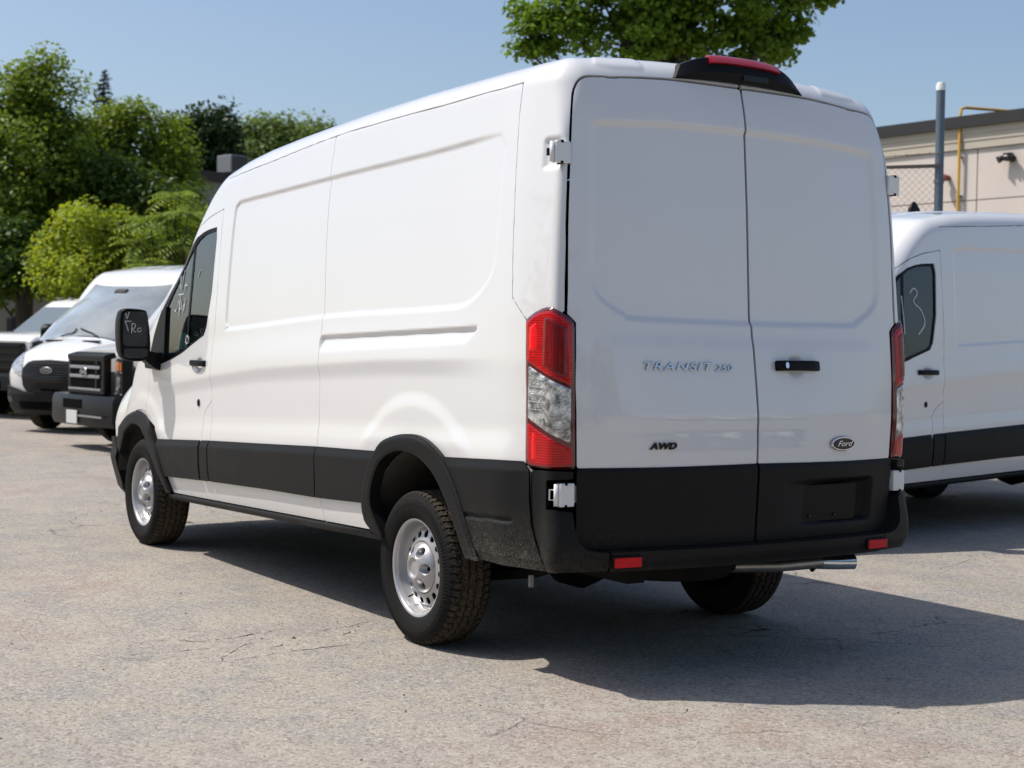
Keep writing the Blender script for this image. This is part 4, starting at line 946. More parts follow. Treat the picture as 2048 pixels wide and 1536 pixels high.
def conifer(name, label, px, d, top_py, h_px, w_px, mat, dens_=1.0):
    k = d/FPX; g0 = on_ground(px, d); top = at(px, top_py, d).z; hh = h_px*k; ww = w_px*k/2; root = thing(name, label, 'tree', tuple(g0)); m = MB()
    m.tube([(0, 0, -.1), (0, 0, top*.6), (0, 0, top)], [.16, .10, .012], 8); P = []; N = []; S_ = []; z = top-.05
    while z > max(.6, top-hh):
        fr = (top-z)/hh; R_ = ww*fr**.85+.06; nb = int((5+10*fr)*dens_)
        for b in range(nb):
            a = RNG.uniform(0, 2*math.pi); L = R_*RNG.uniform(.7, 1.12); e = Vector((L*math.cos(a), L*math.sin(a), z-.22*L+RNG.uniform(-.05, .05)))
            m.tube([(0, 0, z), tuple(e*.5+Vector((0, 0, z*.5-.02))), tuple(e)], [.018, .012, .004], 4, cap=False)
            q = int(10+26*L); t = RNG.random(q)**.7; pp = np.outer(1-t, (0, 0, z))+np.outer(t, np.array(e))+RNG.normal(size=(q, 3))*np.array([.07, .07, .05])*min(1, .3+fr*2)
            nn = RNG.normal(size=(q, 3))*.5+np.array([0, 0, .8]); nn /= np.linalg.norm(nn, axis=1, keepdims=True); P.append(pp); N.append(nn); S_.append(RNG.uniform(.05, .11, q)+.12*min(1, fr*2))
        z -= .12+.10*fr
    m.build('trunk', 'bark', root); leaves('crown', np.concatenate(P), np.concatenate(N), np.concatenate(S_), mat, root, .35); return root

tree('maple_tree', 'leafy green maple overhanging the roof of the nearest van', 'tree', 1345, 23, [(1075, 75, 45, 42), (1130, 35, 75, 58), (1210, 10, 90, 75), (1320, 0, 100, 92), (1430, 10, 100, 92), (1530, 25, 85, 72), (1610, -15, 50, 55), (1240, 90, 90, 36), (1490, 85, 85, 42), (1060, 105, 34, 26), (1350, 85, 90, 42), (1555, 75, 45, 42), (1340, -140, 250, 110)], 380, 84, .080, 'leaf_maple', spread=.165, tr=.17, lobed=True, flat=.5)
tree('broadleaf_tree', 'tallest leafy tree at the far left, above the pickup', 'tree', 50, 33, [(20, 235, 90, 75), (95, 200, 60, 65), (45, 170, 45, 40), (60, 330, 115, 90), (135, 290, 70, 70), (10, 430, 110, 100), (140, 390, 70, 70), (40, 520, 100, 60)], 200, 150, .125, 'leaf_mid', spread=.27, tr=.2)
tree('broadleaf_tree', 'bushy mid-green tree under the pointed spruce', 'tree', 235, 36, [(190, 285, 55, 45), (262, 265, 58, 45), (318, 265, 42, 40), (235, 350, 85, 75), (310, 335, 65, 65), (190, 430, 80, 80), (280, 440, 80, 75), (345, 400, 55, 60)], 180, 150, .125, 'leaf_mid', spread=.28, tr=.18)
conifer('spruce_tree', 'dark spruce whose pointed tip rises above the leafy trees', 202, 47, 142, 330, 150, 'leaf_pine')
tree('pine_tree', 'rounded dark pine between the spruce and the pale far trees', 'tree', 405, 46, [(418, 255, 46, 38), (365, 278, 38, 40), (440, 295, 36, 42), (395, 320, 65, 40), (350, 330, 50, 50)], 150, 84, .17, 'leaf_pine', spread=.30, tr=.2)
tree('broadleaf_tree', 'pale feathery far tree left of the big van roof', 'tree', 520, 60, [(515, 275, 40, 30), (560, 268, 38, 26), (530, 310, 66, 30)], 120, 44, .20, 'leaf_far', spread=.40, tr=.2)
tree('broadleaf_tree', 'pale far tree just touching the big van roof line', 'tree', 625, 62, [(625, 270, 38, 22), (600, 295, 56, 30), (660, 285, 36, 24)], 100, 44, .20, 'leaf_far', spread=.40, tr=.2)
tree('yellow_shrub', 'bright yellow-green shrub behind the parked van and pickup', 'shrub', 170, 30, [(170, 440, 60, 36), (140, 485, 50, 46), (205, 495, 56, 46), (110, 535, 38, 42), (170, 560, 90, 42), (240, 545, 42, 42)], 130, 100, .105, 'leaf_yellow', spread=.20, tr=.07)
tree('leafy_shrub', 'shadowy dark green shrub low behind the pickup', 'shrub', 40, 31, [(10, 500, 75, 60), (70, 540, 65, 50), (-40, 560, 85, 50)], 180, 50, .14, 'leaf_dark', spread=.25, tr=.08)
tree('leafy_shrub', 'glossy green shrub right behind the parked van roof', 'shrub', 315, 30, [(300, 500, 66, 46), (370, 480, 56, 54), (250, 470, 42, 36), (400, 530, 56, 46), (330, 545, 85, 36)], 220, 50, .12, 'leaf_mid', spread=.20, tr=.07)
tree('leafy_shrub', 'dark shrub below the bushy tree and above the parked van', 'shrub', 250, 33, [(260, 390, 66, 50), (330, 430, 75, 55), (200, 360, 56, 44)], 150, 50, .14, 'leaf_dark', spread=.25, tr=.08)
# unseen trees added behind and left of the photographer to block low sky light; they show in glass and paint
for i, (x, y, h_) in enumerate(((-19.5, 10.5, 7.6), (-21.0, 4.0, 8.0), (-21.5, -3.0, 7.2), (-14.0, 16.5, 8.0), (-7.5, 18.0, 7.6), (-1.0, 18.5, 8.2), (5.5, 18.0, 7.4), (12.0, 18.5, 8.0))):
    Lm = [(Vector((x+RNG.uniform(-1, 1), y+dy, z)), Vector((2.2, 2.3, 1.7))) for dy, z in ((-1.9, 2.2), (1.9, 2.4), (-1.7, 4.6), (1.8, 4.8), (0, 3.4), (-.8, h_-2.2), (1.0, h_-1.8))]
    tree('broadleaf_tree', 'tall tree added out of frame, behind and left of the photographer, to block sky light', 'tree', 0, 0, None, 150, 30, .34, 'leaf_dark', 'trees added behind the photographer', spread=.5, tr=.2, L=Lm, g0=Vector((x, y, 0)))
def sumac():
    d = 28.5; g0 = on_ground(345, d); root = thing('sumac_tree', 'young sumac with long feathered leaves beside the far grey building', 'tree', tuple(g0)); m = MB(); o = Vector(g0); P = []; N = []; T = []
    heads = [(352, 372, 1), (335, 415, 1.1), (375, 405, 1), (300, 425, 1.1), (400, 440, .9), (275, 465, 1), (330, 470, 1.1), (370, 470, 1), (300, 505, 1), (350, 510, 1)]
    for (px, py, k) in heads:
        h = at(px, py+25, d+RNG.uniform(-.5, .5))-o; m.tube([(0, 0, 0), (h.x*.5, h.y*.5, h.z*.6), tuple(h)], [.05, .03, .012], 6)
        for f in range(17):
            a = f*2.4+RNG.uniform(-.3, .3); L = .62*k*RNG.uniform(.75, 1.15); el = RNG.uniform(-.1, .75); dirv = Vector((math.cos(a)*math.cos(el), math.sin(a)*math.cos(el), math.sin(el))); prev = None; pts = []
            for i in range(9):
                t = i/8; p = h+dirv*(L*t)+Vector((0, 0, -.42*L*t*t)); pts.append(p)
            m.tube(pts, [.006]*8+[.003], 3, cap=False)
            for i in range(2, 9):
                ax = (pts[i]-pts[i-1]).normalized(); sd = ax.cross(Vector((0, 0, 1))).normalized()
                for s in (-1, 1):
                    P.append(tuple(pts[i]+sd*s*.07)); dn = (sd*s*.95+ax*.3+Vector((0, 0, -.25))).normalized(); T.append(tuple(dn)); N.append(tuple(dn.cross(ax).normalized()*(1 if s > 0 else -1)))
    m.build('trunk', 'bark', root); P, N, T = map(np.array, (P, N, T)); n = len(P); N[:] = np.where(N[:, 2:3] < 0, -N, N); B = np.cross(N, T)
    V = np.stack([P-T*.075, P+B*.022, P+T*.085-N*.012, P-B*.022], 1).reshape(-1, 3); me = bpy.data.meshes.new('crown'); me.from_pydata(V.tolist(), [], [(4*i, 4*i+1, 4*i+2, 4*i+3) for i in range(n)]); put('crown', me, 'leaf_bright', root)
sumac()
# tufts of dry grass at the edge of the lot
m = MB(); rg = random.Random(5)
for i in range(2600):
    p = on_ground(rg.uniform(-260, 75), rg.uniform(26.2, 30.5)); a = rg.uniform(0, 6.28); h = rg.uniform(.08, .26); w_ = .012
    b = Vector((math.cos(a), math.sin(a), 0)); q = Vector((rg.uniform(-.1, .1), rg.uniform(-.1, .1), h)); m.add([p-b*w_, p+b*w_, p+q], [(0, 1, 2)])
simple('dry_grass', (.30, .27, .10), .9, var=.4, scale=1.2); tag(m.build('dry_grass', 'dry_grass', fix=False), 'strip of dry yellow grass at the edge of the lot, far left', 'grass', kind='stuff')

# cracks in the asphalt left of the big van: thin dark fissures with ragged edges
m = MB(); rg = random.Random(9)
def ground_px(px, py):
    d = (_f+_r*((px-1024)/FPX)-_u*((py-768)/FPX)); return Vector(CAM_POS)+d*(-CAM_POS[2]/d.z)
for pl in ([(250, 1294), (290, 1285), (335, 1279), (400, 1284), (470, 1275), (520, 1265), (575, 1258)], [(335, 1305), (400, 1299), (460, 1295)], [(435, 1325), (455, 1308), (490, 1290), (540, 1282)], [(495, 1318), (545, 1308), (600, 1301), (640, 1296), (705, 1288)], [(535, 1300), (565, 1288)], [(640, 1263), (690, 1255), (740, 1243)], [(475, 1275), (500, 1270), (560, 1262)], [(510, 1366), (548, 1359)], [(1335, 1440), (1365, 1428), (1380, 1415)], [(20, 1195), (60, 1199)], [(690, 1272), (700, 1262)], [(250, 1310), (300, 1306)]):
    P0 = [ground_px(*p) for p in pl]; pts = []
    for a, b in zip(P0[:-1], P0[1:]):
        n = max(3, int((b-a).length/.035))
        for k in range(n): pts.append(a.lerp(b, k/n)+Vector((rg.uniform(-.011, .011), rg.uniform(-.011, .011), 0)))
    pts.append(P0[-1]); V = []
    for i, p in enumerate(pts):
        t = (pts[min(i+1, len(pts)-1)]-pts[max(i-1, 0)]).normalized(); q = Vector((-t.y, t.x, 0)); w_ = rg.uniform(.0006, .0040)*(0.15 if i in (0, len(pts)-1) else 1); V += [Vector((p.x, p.y, .0015))+q*w_, Vector((p.x, p.y, .0015))-q*w_]
    m.add(V, [(2*i, 2*i+2, 2*i+3, 2*i+1) for i in range(len(pts)-1) if rg.random() > .22])
simple('crack_dark', (.040, .036, .032), .95, var=.4, scale=60); tag(m.build('asphalt_cracks', 'crack_dark', fix=False), 'thin dark cracks in the asphalt in front of the rear wheel', 'cracks', kind='stuff')
# ---------------------------------------------------------------- warehouse on the right
simple('stucco', (.64, .575, .515), .9, var=.07, scale=1.3, bump=.12); simple('cornice_paint', (.50, .455, .37), .85, var=.1, scale=4); simple('fascia', (.018, .018, .019), .6, var=.3, scale=5)
simple('joint', (.13, .11, .10), .9); simple('yellow_pipe', (.58, .33, .035), .5, var=.15, scale=9); simple('galvanised', (.10, .135, .165), .5, .2, var=.2, scale=16); simple('rust_wire', (.16, .13, .11), .7, .3, var=.3, scale=30)
simple('lamp_glass', (.75, .75, .72), .25); simple('rust_metal', (.20, .05, .03), .6, var=.3)
def warehouse():
    A = on_ground(1500, 36.0); B = on_ground(2400, 27.2); ax = (B-A).normalized(); L = (B-A).length; nrm = Vector((ax.y, -ax.x, 0))
    if nrm.dot(Vector(CAM_POS)-A) < 0: nrm = -nrm
    root = thing('warehouse', 'beige panelled warehouse with a dark roof edge behind the wire fence', 'building'); H_ = 6.22
    def loc(u, z, n=0): return A+ax*u+nrm*n+Vector((0, 0, z))
    def px_u(px):          # where the line of sight at px meets the wall
        d = at(px, 700, 1)-Vector(CAM_POS); d.z = 0; q = Vector(CAM_POS); den = d.x*nrm.x+d.y*nrm.y; t = ((A-q).x*nrm.x+(A-q).y*nrm.y)/den; p = q+d*t; return (p-A).dot(ax)
    def slab(nm, u0, u1, z0, z1, n0, n1, mat, par=root):
        m = MB(); V = [loc(u, z, n) for u in (u0, u1) for z in (z0, z1) for n in (n0, n1)]
        m.add(V, [(0, 1, 3, 2), (4, 6, 7, 5), (0, 4, 5, 1), (2, 3, 7, 6), (0, 2, 6, 4), (1, 5, 7, 3)]); return m.build(nm, mat, par)
    wall = slab('wall', 0, L, 0, H_, -9, -.06, 'joint'); uj = px_u(1945); zj = 4.50; zc = 5.55
    us = [0]+sorted([uj+k*3.3 for k in range(-6, 7) if 0 < uj+k*3.3 < L])+[L]
    for u0, u1 in zip(us[:-1], us[1:]):
        for z0, z1 in ((.0, 2.2), (2.2, zj), (zj, zc)): slab('wall_panel', u0+.014, u1-.014, z0+.010, z1-.010, -.06, 0, 'stucco', wall)
    co = slab('cornice', 0, L, zc, zc+.16, -.06, .05, 'cornice_paint'); slab('cornice_step', 0, L, zc+.16, zc+.30, -.06, .065, 'cornice_paint', co); slab('cornice_step', 0, L, zc+.30, zc+.43, -.06, .08, 'cornice_paint', co)
    slab('roof_edge', -.1, L+.1, zc+.43, H_, -9, .17, 'fascia')
    u = px_u(1914); m = MB(); p = [loc(u, .3, .10), loc(u, H_+.02, .10), loc(u, H_+.16, .07), loc(u+.02, H_+.20, -.05), loc(u+.55, H_+.16, -.9)]; m.tube(p, .031, 10); m.build('gas_pipe', 'yellow_pipe', root)
    for zz in (2.4, 4.6, 5.4): MB().box(loc(u, zz, .05), (.06, .12, .03)).build('pipe_clamp', 'galvanised', root)
    u = px_u(1889); lp = MB(); c = loc(u, 4.97, .13); lp.tube([c+nrm*-.13+Vector((0, 0, .02)), c+nrm*.02+Vector((0, 0, .05))], .05, 10); wl = lp.build('wall_lamp', 'rust_metal', root)
    MB().lathe([(0, .03), (-.06, .10), (-.12, .115)], 'z', 14, tuple(c+nrm*.06+Vector((0, 0, .08)))).build('lamp_shade', 'rust_metal', wl)
    u = px_u(2012); c = loc(u, 5.30, .10); b = MB().box(c, (.16, .16, .16), .02).build('flood_lamp', 'fascia', root)
    for s in (-1, 1):
        MB().tube([c+ax*(.09*s), c+ax*(.17*s)+nrm*.10+Vector((0, 0, -.06))], [.045, .075], 10).build('lamp_head', 'fascia', b)
    MB().lathe([(0, .05), (.02, .03)], 'z', 10, tuple(c+nrm*.09)).build('sensor', 'lamp_glass', b)
    return root
warehouse()
def chain_fence():
    d0 = 16.2; post = at(1874, 640, d0); post.z = 0; L_ = at(1560, 690, 16.9); L_.z = 0; ax = (L_-post).normalized(); n = Vector((-ax.y, ax.x, 0)); W_ = 3.6; z1 = 3.36
    root = thing('chain_fence', 'rusty chain-link fence with barbed wire left of the grey post', 'fence'); tz = Vector((0, 0, 1))
    pt = at(1882, 172, d0); m = MB(); m.tube([post, post.lerp(Vector((pt.x, pt.y, pt.z)), .5), pt], .047, 14); po = m.build('post', 'galvanised', root)
    MB().lathe([(-.05, .052), (.0, .054), (.035, .04), (.045, .0)], 'z', 14, tuple(pt)).build('post_cap', 'lamp_glass', po)
    for zz in (1.2, 2.3, 3.2): MB().lathe([(-.02, .055), (.02, .055)], 'z', 12, tuple(post.lerp(pt, zz/pt.z))).build('tension_band', 'galvanised', po)
    for k in (1,): MB().tube([post+ax*W_*k, post+ax*W_*k+tz*3.5], .04, 10).build('post', 'galvanised', root)
    MB().tube([post+tz*z1, post+ax*W_+tz*z1], .020, 8).build('top_rail', 'rust_wire', root)
    for zz in (z1+.14,):
        pts = [post+ax*(W_*i/30)+tz*(zz-.05*math.sin(math.pi*i/30)) for i in range(31)]; m = MB(); m.tube(pts, .004, 4)
        for i in range(1, 30): p = pts[i]; m.tube([p+tz*.02, p-tz*.02], .003, 3); m.tube([p+n*.02+tz*.01, p-n*.02-tz*.01], .003, 3)
        m.build('barbed_wire', 'rust_wire', root)
    m = MB(); step = .037; nn = int(W_/step); rows = int((z1-.1)/step*1.0)
    for i in range(nn):
        pts = []
        for j in range(rows+1):
            s = (i+(1 if (i+j) % 2 else 0))*step; pts.append(post+ax*s+tz*(.08+j*(z1-.1)/rows)+n*(.003*(1 if j % 2 else -1)))
        m.tube(pts, .0022, 3, cap=False)
    tag(m.build('wire_mesh', 'rust_wire', root, fix=False), kind='stuff')
chain_fence()
# ---------------------------------------------------------------- low building among the trees on the left, with its roof unit
simple('grey_render', (.26, .245, .215), .9, var=.12, scale=2, bump=.1); simple('roof_dark', (.035, .033, .032), .8, var=.3); simple('unit_metal', (.20, .21, .215), .5, .2, var=.1)
def far_building():
    A = on_ground(345, 40); B = on_ground(640, 44); ax = (B-A).normalized(); n = Vector((ax.y, -ax.x, 0)); n = n if n.dot(Vector(CAM_POS)-A) > 0 else -n; H_ = at(410, 362, 40.8).z; L = (B-A).length
    root = thing('low_building', 'grey flat-roofed building half hidden by trees, left of the big van', 'building'); R3 = Matrix(((ax.x, -ax.y, 0), (ax.y, ax.x, 0), (0, 0, 1)))
    c = (A+B)/2-n*4
    MB().box(c+Vector((0, 0, H_/2)), (L, 8, H_), 0, R3).build('wall', 'grey_render', root); MB().box(c+Vector((0, 0, H_+.12)), (L+.3, 8.3, .26), 0, R3).build('roof_edge', 'roof_dark', root)
    u = at(460, 690, 41.5); p = Vector((u.x, u.y, H_+.26)); un = thing('roof_unit', 'pale air-conditioning unit standing on the far flat roof', 'air conditioner', tuple(p)); 
    MB().box((0, 0, .25), (.60, .60, .48), .02, R3).build('casing', 'unit_metal', un); MB().lathe([(.49, .25), (.53, .25), (.53, .22), (.49, .22)], 'z', 20).build('fan_ring', 'roof_dark', un)
    for k in range(7): MB().box(R3 @ Vector((0, -.304, .08+k*.06)), (.52, .012, .045), 0, R3).build('louvre', 'roof_dark', un)
far_building()
def back_wall():
    A = on_ground(-260, 35.5); B = on_ground(330, 36.5); ax = (B-A).normalized(); n = Vector((ax.y, -ax.x, 0)); H_ = at(60, 573, 36).z; L = (B-A).length; R3 = Matrix(((ax.x, -ax.y, 0), (ax.y, ax.x, 0), (0, 0, 1))); c = (A+B)/2
    root = thing('boundary_wall', 'long low grey wall behind the pickup and shrubs', 'wall'); MB().box(c+Vector((0, 0, H_/2-.1)), (L, .18, H_-.2), 0, R3).build('wall_face', 'grey_render', root); MB().box(c+Vector((0, 0, H_-.1)), (L+.1, .30, .2), .02, R3).build('coping', 'roof_dark', root)
back_wall()
# ---------------------------------------------------------------- vans
van = thing('delivery_van', 'large white delivery van seen from behind, nearest the camera', 'van', group='white vans')
build_van(van)
wh = make_wheel('wheel', van); wh.location = (0, .872, .348); wh.rotation_euler = (0, .3, 0)
for x, y in ((3.75, .872), (0, -.872), (3.75, -.872)):
    k = copy_tree(wh, van); k.location = (x, y, .348); k.rotation_euler = (0, random.uniform(0, 6), math.pi if y < 0 else 0)
side_van = copy_tree(van); side_van.location = (3.108, -6.805, 0); side_van.rotation_euler = (0, 0, math.radians(97.07)); tag(side_van, 'shaded white van parked broadside at the right edge', 'van')
next_van = copy_tree(van); next_van.location = (5.75, -6.65, 0); next_van.rotation_euler = (0, 0, math.radians(96)); tag(next_van, 'hidden white van added beyond the broadside van at the right edge to shade the ground', 'van')  # unseen van added so its body and shadow darken the ground here
nose_van = copy_tree(van); nose_van.location = (18.08, -5.55, 0); nose_van.rotation_euler = (0, 0, math.radians(124.6)); tag(nose_van, 'white van facing the camera between the pickup and the truck with the square grille', 'van')
for i, y in enumerate((-7.6, -10.6, -13.6)):
    k = copy_tree(van); k.location = (-18.3, y, 0); k.rotation_euler = (0, 0, 0); tag(k, 'white van parked behind the photographer, only reflected in the rear doors', 'van')
# chalk-pen marks and papers that only these vans carry
def mir(a, b): return Vector((3.308+.105*(a-1.18)-.003, a, b))
def pen(lst, fn, r, name, parent):
    for st in lst: MB().tube([fn(*p) for p in dens(st, 4)], r, 5).build(name, 'white_marker', parent)
mirr = [o for o in van.children if o.name.startswith('wing_mirror')][0]
W0 = lambda x, y: mir(1.256-(x-880)/(1060-880)*.152, 1.532-(y-425)/(680-425)*.22)
pen([[(898, 440), (905, 480), (922, 432)], [(893, 497), (940, 497)], [(893, 497), (905, 530), (917, 568)], [(945, 510), (942, 550), (942, 585)], [(945, 512), (968, 520), (962, 545), (945, 552), (972, 578)], [(1010, 545), (990, 548), (985, 565), (1000, 572), (1015, 558)]], lambda x, y: W0(x, y), .0022, 'pen_mark', mirr)
dr = [o for o in van.children if o.name.startswith('front_door')][0]
def wz(x, y):      # window writing: place on the pane by (u, v)
    u = 3.30-(x-1215)/(1530-1215)*.74; v = 1.80-(y-250)/(760-250)*.56; o, d = uv_ray(np.array([u]), np.array([v])); return Vector((skin_solve(o, d)+d*-.0105)[0])
pen([[(1290, 290), (1302, 370), (1318, 258)], [(1338, 330), (1330, 370)], [(1322, 345), (1350, 342)], [(1280, 395), (1325, 392)], [(1302, 395), (1300, 440), (1300, 515)], [(1262, 480), (1272, 490), (1288, 430), (1296, 480)], [(1312, 430), (1312, 480), (1335, 445), (1322, 500)], [(1340, 420), (1332, 490)], [(1365, 630), (1363, 660), (1375, 672), (1382, 650), (1375, 628), (1365, 630)], [(1425, 300), (1436, 265)]], wz, .0028, 'pen_mark', dr)
m = MB(); m.add([wz(1272, 612)-Vector((0, .03, 0)), wz(1328, 612)-Vector((0, .03, 0)), wz(1326, 705)-Vector((0, .03, 0)), wz(1268, 705)-Vector((0, .03, 0))], [(0, 1, 2, 3)]); m.build('window_paper', 'paper', dr, fix=False)
dr2 = [o for o in side_van.children if o.name.startswith('front_door')][0]
def w3(u, v): o, d = uv_ray(np.array([u]), np.array([v])); return Vector((skin_solve(o, d)+d*-.0105)[0])
pen([[(2.93, 1.78), (2.91, 1.62), (2.90, 1.50)], [(2.83, 1.80), (2.78, 1.84), (2.74, 1.80), (2.79, 1.74), (2.70, 1.68), (2.66, 1.58), (2.74, 1.50)]], w3, .004, 'pen_mark', dr2)
sh = MB(); secs = [[Vector((1.62+a*k, b*k+.1, z)) for a, b in rrect(.15, .05, .02, 3)] for z, k in ((2.48, 1), (2.55, .85), (2.585, .5), (2.61, .22))]; sh.loft(secs); sh.build('roof_antenna', 'satin_black', side_van)
m = MB(); secs_ = [(3.80, -.62, 1.335), (3.80, -.22, 1.335), (4.00, -.22, 1.345), (4.00, -.62, 1.345)]; m.add([(x, y, z+.07*(4.0-x)/.2) for x, y, z in secs_], [(0, 1, 2, 3)]); m.build('dash_paper', 'paper', nose_van, fix=False)

# ---------------------------------------------------------------- truck with the square grille, and the pickup
simple('dark_glass', (.10, .14, .15), .03, var=.1, **{'Coat Weight': 1}); simple('bumper_dark', (.010, .0105, .012), .35, 0, var=.2, scale=6, **{'Specular IOR Level': .2}); simple('plate_white', (.62, .63, .62), .4, var=.06)
def hull(root, secs, mat, name): m = MB(); m.loft([[Vector((x, a, b)) for a, b in rrect(2*hw, z1-z0, r, 4, 0, (z0+z1)/2)] for x, hw, z0, z1, r in secs]); return m.build(name, mat, root, edge=40)
def cabin(root, zb, zt, xf_b, xf_t, xr_b, xr_t, wb, wt, roof_h):
    m = MB(); R_ = []
    for z, xf, xr, hw, r in ((zb, xf_b, xr_b, wb, .16), (zt, xf_t, xr_t, wt, .16), (zt+roof_h*.6, xf_t-.08, xr_t+.05, wt-.05, .2), (zt+roof_h, xf_t-.30, xr_t+.25, wt-.26, .25)):
        R_.append([Vector((a, b, z)) for a, b in rrect(xf-xr, 2*hw, r, 5, (xf+xr)/2, 0)])
    m.loft(R_); cab = m.build('cab', 'paint', root, edge=40)
    def pane(nm, q, off): 
        m = MB(); V = [Vector(p)+Vector(off) for p in q]; m.add(V, [(0, 1, 2, 3)]); return m.build(nm, 'dark_glass', cab, fix=False)
    f = lambda t, y: (xf_b+(xf_t-xf_b)*t, y, zb+(zt-zb)*t)
    pane('windscreen', [f(.06, -wb+.13), f(.06, wb-.13), f(.94, wt-.13), f(.94, -wt+.13)], (.008, 0, .006))
    for s in (1, -1):
        g = lambda t, u: (xf_b+(xf_t-xf_b)*t-.22-u, s*(wb+(wt-wb)*t), zb+(zt-zb)*t)
        pane('side_window', [g(.08, 0), g(.08, 1.0), g(.9, .75), g(.9, .05)], (0, s*.006, .002))
    return cab
def vehicle_wheels(root, pts, sc=1.0):
    for x, y in pts: k = copy_tree(wh, root); k.location = (x, y, .348*sc); k.scale = (sc, sc, sc); k.rotation_euler = (0, random.uniform(0, 6), math.pi if y < 0 else 0)
def oval(root, p, a, b, nx=Vector((1, 0, 0))):
    el = lambda a, b: [(a*math.cos(t), b*math.sin(t)) for t in np.linspace(0, 2*math.pi, 28, endpoint=False)]
    e = MB().prism(el(a, b), p, (0, 1, 0), (0, 0, 1), (1, 0, 0), .012, .004).build('front_emblem', 'chrome', root); MB().prism(el(a*.88, b*.8), Vector(p)+Vector((.012, 0, 0)), (0, 1, 0), (0, 0, 1), (1, 0, 0), .003, .001).build('emblem_face', 'emblem_blue', e)
    o = put('emblem_script', text_mesh('Ford', b*1.2, .35, 1.25), 'chrome', e); o.matrix_local = Matrix(((0, 0, 1, p[0]+.0165), (1, 0, 0, p[1]), (0, 1, 0, p[2]), (0, 0, 0, 1)))
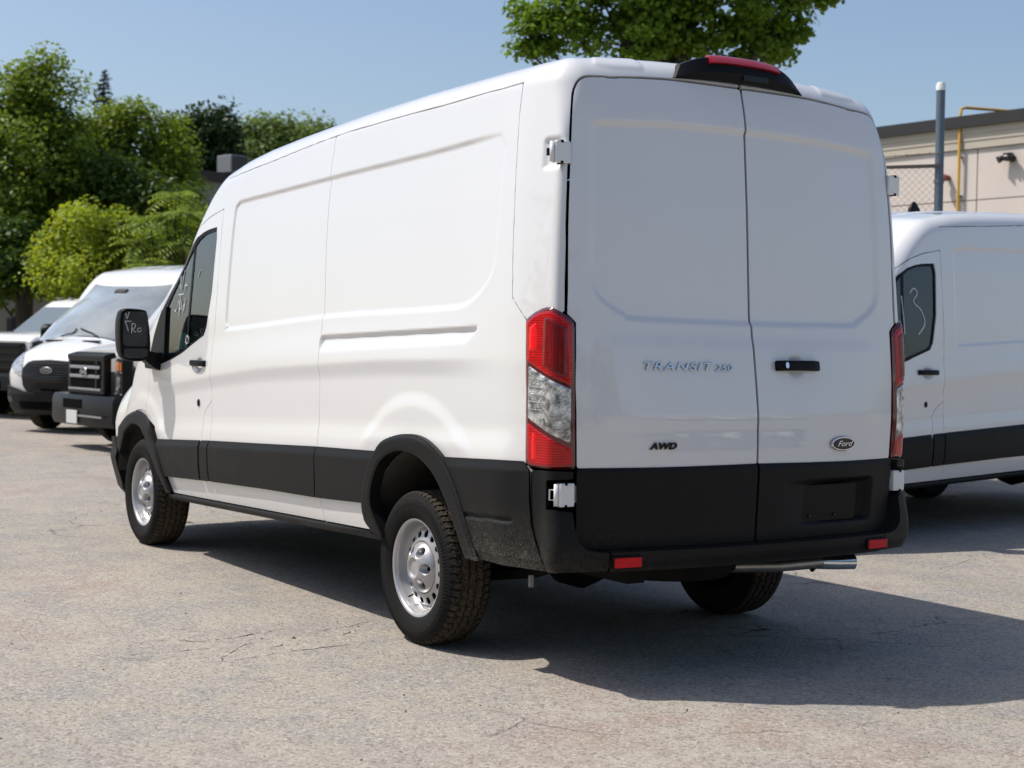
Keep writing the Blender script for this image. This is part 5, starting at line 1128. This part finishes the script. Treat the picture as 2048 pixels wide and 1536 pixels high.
def square_truck():
    root = thing('cutaway_truck', 'white truck nose with a square dark grille and amber lamps, behind the wing mirror', 'truck', (12.20, -1.20, 0), math.radians(147.6-50))
    hull(root, [(-.22, .93, .60, 1.15, .06), (-.28, .97, .56, 1.18, .07), (-.5, .99, .52, 1.24, .08), (-.85, 1.0, .50, 1.30, .10), (-3.6, 1.0, .50, 1.30, .10)], 'paint', 'body')
    cabin(root, 1.26, 1.90, -1.15, -1.85, -3.5, -3.4, .96, .80, .16)
    MB().box((-.05, 0, 1.135), (.16, 1.06, .07), .02, Matrix.Rotation(math.radians(14), 3, 'Y')).build('hood_lip', 'bumper_dark', root)
    g = MB().box((-.03, 0, .90), (.10, 1.02, .46), .02).build('grille_surround', 'bumper_dark', root); MB().box((.012, 0, .90), (.03, .86, .36), .01).build('grille_recess', 'dark_void', g)
    for zz in (1.00, .89): MB().box((.026, 0, zz), (.03, .84, .040), .008).build('grille_bar', 'bar_grey', g)
    MB().box((.026, 0, .735), (.03, .90, .030), .006).build('grille_bar', 'bar_grey', g); MB().box((.026, .33, .90), (.028, .05, .36), .006).build('grille_bar', 'bumper_dark', g)
    oval(root, (.042, 0, .945), .09, .06)
    for s in (1, -1):
        an = -s*16 if s > 0 else -s*62; rt = Matrix.Rotation(math.radians(an), 3, 'Z'); c0 = Vector((-.13, s*.735, .90)) if s > 0 else Vector((-.38, s*.78, .90)); q = lambda x, y, z: c0+rt @ Vector((x, y, z))
        h = MB().box(c0, (.14, .46, .44), .03, rt).build('headlamp', 'gloss_black', root)
        MB().box(q(.065, -s*.05, .12), (.03, .16, .10), .01, rt).build('marker_lamp', 'amber', h); MB().box(q(.065, s*.15, .12), (.03, .10, .10), .01, rt).build('marker_lamp', 'amber', h)
        MB().box(q(.068, 0, .055), (.03, .42, .018), .004, rt).build('lamp_bar', 'chrome', h); MB().box(q(.068, 0, -.20), (.03, .42, .018), .004, rt).build('lamp_bar', 'chrome', h)
        MB().box(q(.066, s*.03, -.07), (.03, .17, .15), .03, rt).build('lamp_glass', 'lens_clear', h)
    m = MB(); m.loft([[Vector((x-.0*abs(y), y, z)) for x, z in ((.10-k, .30), (.13-k, .36), (.13-k, .60), (.10-k, .665), (-.10-k, .665), (-.10-k, .30))] for y, k in ((-1.02, .22), (-.85, .06), (-.4, 0), (.4, 0), (.85, .06), (1.02, .22))]); b = m.build('front_bumper', 'bumper_dark', root, edge=30)
    MB().box((.132, -.12, .56), (.012, .52, .11), .004).build('bumper_slot', 'dark_void', b); MB().box((.145, -.10, .40), (.012, .30, .16), .004).build('number_plate', 'plate_white', b); MB().box((.134, .30, .42), (.012, .80, .022), .003).build('bumper_trim', 'bar_grey', b)
    vehicle_wheels(root, ((-.86, .80), (-.86, -.80), (-3.3, .8), (-3.3, -.8)))
square_truck()
def pickup():
    root = thing('pickup_truck', 'white pickup with roof marker lamps at the far left edge', 'pickup', tuple(on_ground(-22, 25.0)), math.radians(147.6-30))
    hull(root, [(-.05, .90, .62, 1.28, .08), (-.14, .97, .58, 1.36, .10), (-.6, 1.0, .55, 1.42, .10), (-1.35, 1.01, .52, 1.44, .10), (-5.6, 1.01, .52, 1.40, .08)], 'paint', 'body')
    cab = cabin(root, 1.40, 1.90, -1.20, -1.85, -3.9, -3.7, .94, .80, .13)
    for y in (-.56, -.28, 0, .28, .56): MB().box((-2.06, y, 2.035), (.10, .07, .028), .012).build('roof_marker_lamp', 'grey_plastic', cab)
    g = MB().box((-.02, 0, 1.00), (.10, 1.60, .50), .03).build('grille_surround', 'gloss_black', root)
    for zz in (1.18, 1.06, .94, .82): MB().box((.034, 0, zz), (.02, 1.50, .05), .008).build('grille_bar', 'satin_black', g)
    MB().box((.036, 0, 1.262), (.02, 1.66, .03), .006).build('grille_trim', 'chrome', g); oval(root, (.046, 0, 1.0), .12, .05)
    for s in (1, -1): MB().box((-.11, s*.90, 1.05), (.12, .24, .34), .03, Matrix.Rotation(math.radians(-s*25), 3, 'Z')).build('headlamp', 'lens_clear', root)
    b = MB().box((.02, 0, .60), (.26, 2.02, .28), .05).build('front_bumper', 'bumper_dark', root); MB().box((.154, 0, .55), (.012, .90, .12), .01).build('bumper_slot', 'dark_void', b)
    for s in (1, -1):
        mm = MB().box((-1.55, s*1.22, 1.55), (.10, .18, .28), .03).build('wing_mirror', 'satin_black', root); MB().tube([(-1.5, s*.95, 1.42), (-1.54, s*1.20, 1.46)], .03, 8).build('mirror_arm', 'satin_black', mm)
    MB().tube([(-.95, -.9, 1.40), (-.98, -.92, 2.15)], .006, 5).build('aerial', 'satin_black', root)
    vehicle_wheels(root, ((-1.0, .84), (-1.0, -.84), (-4.8, .84), (-4.8, -.84)), 1.12)
pickup()
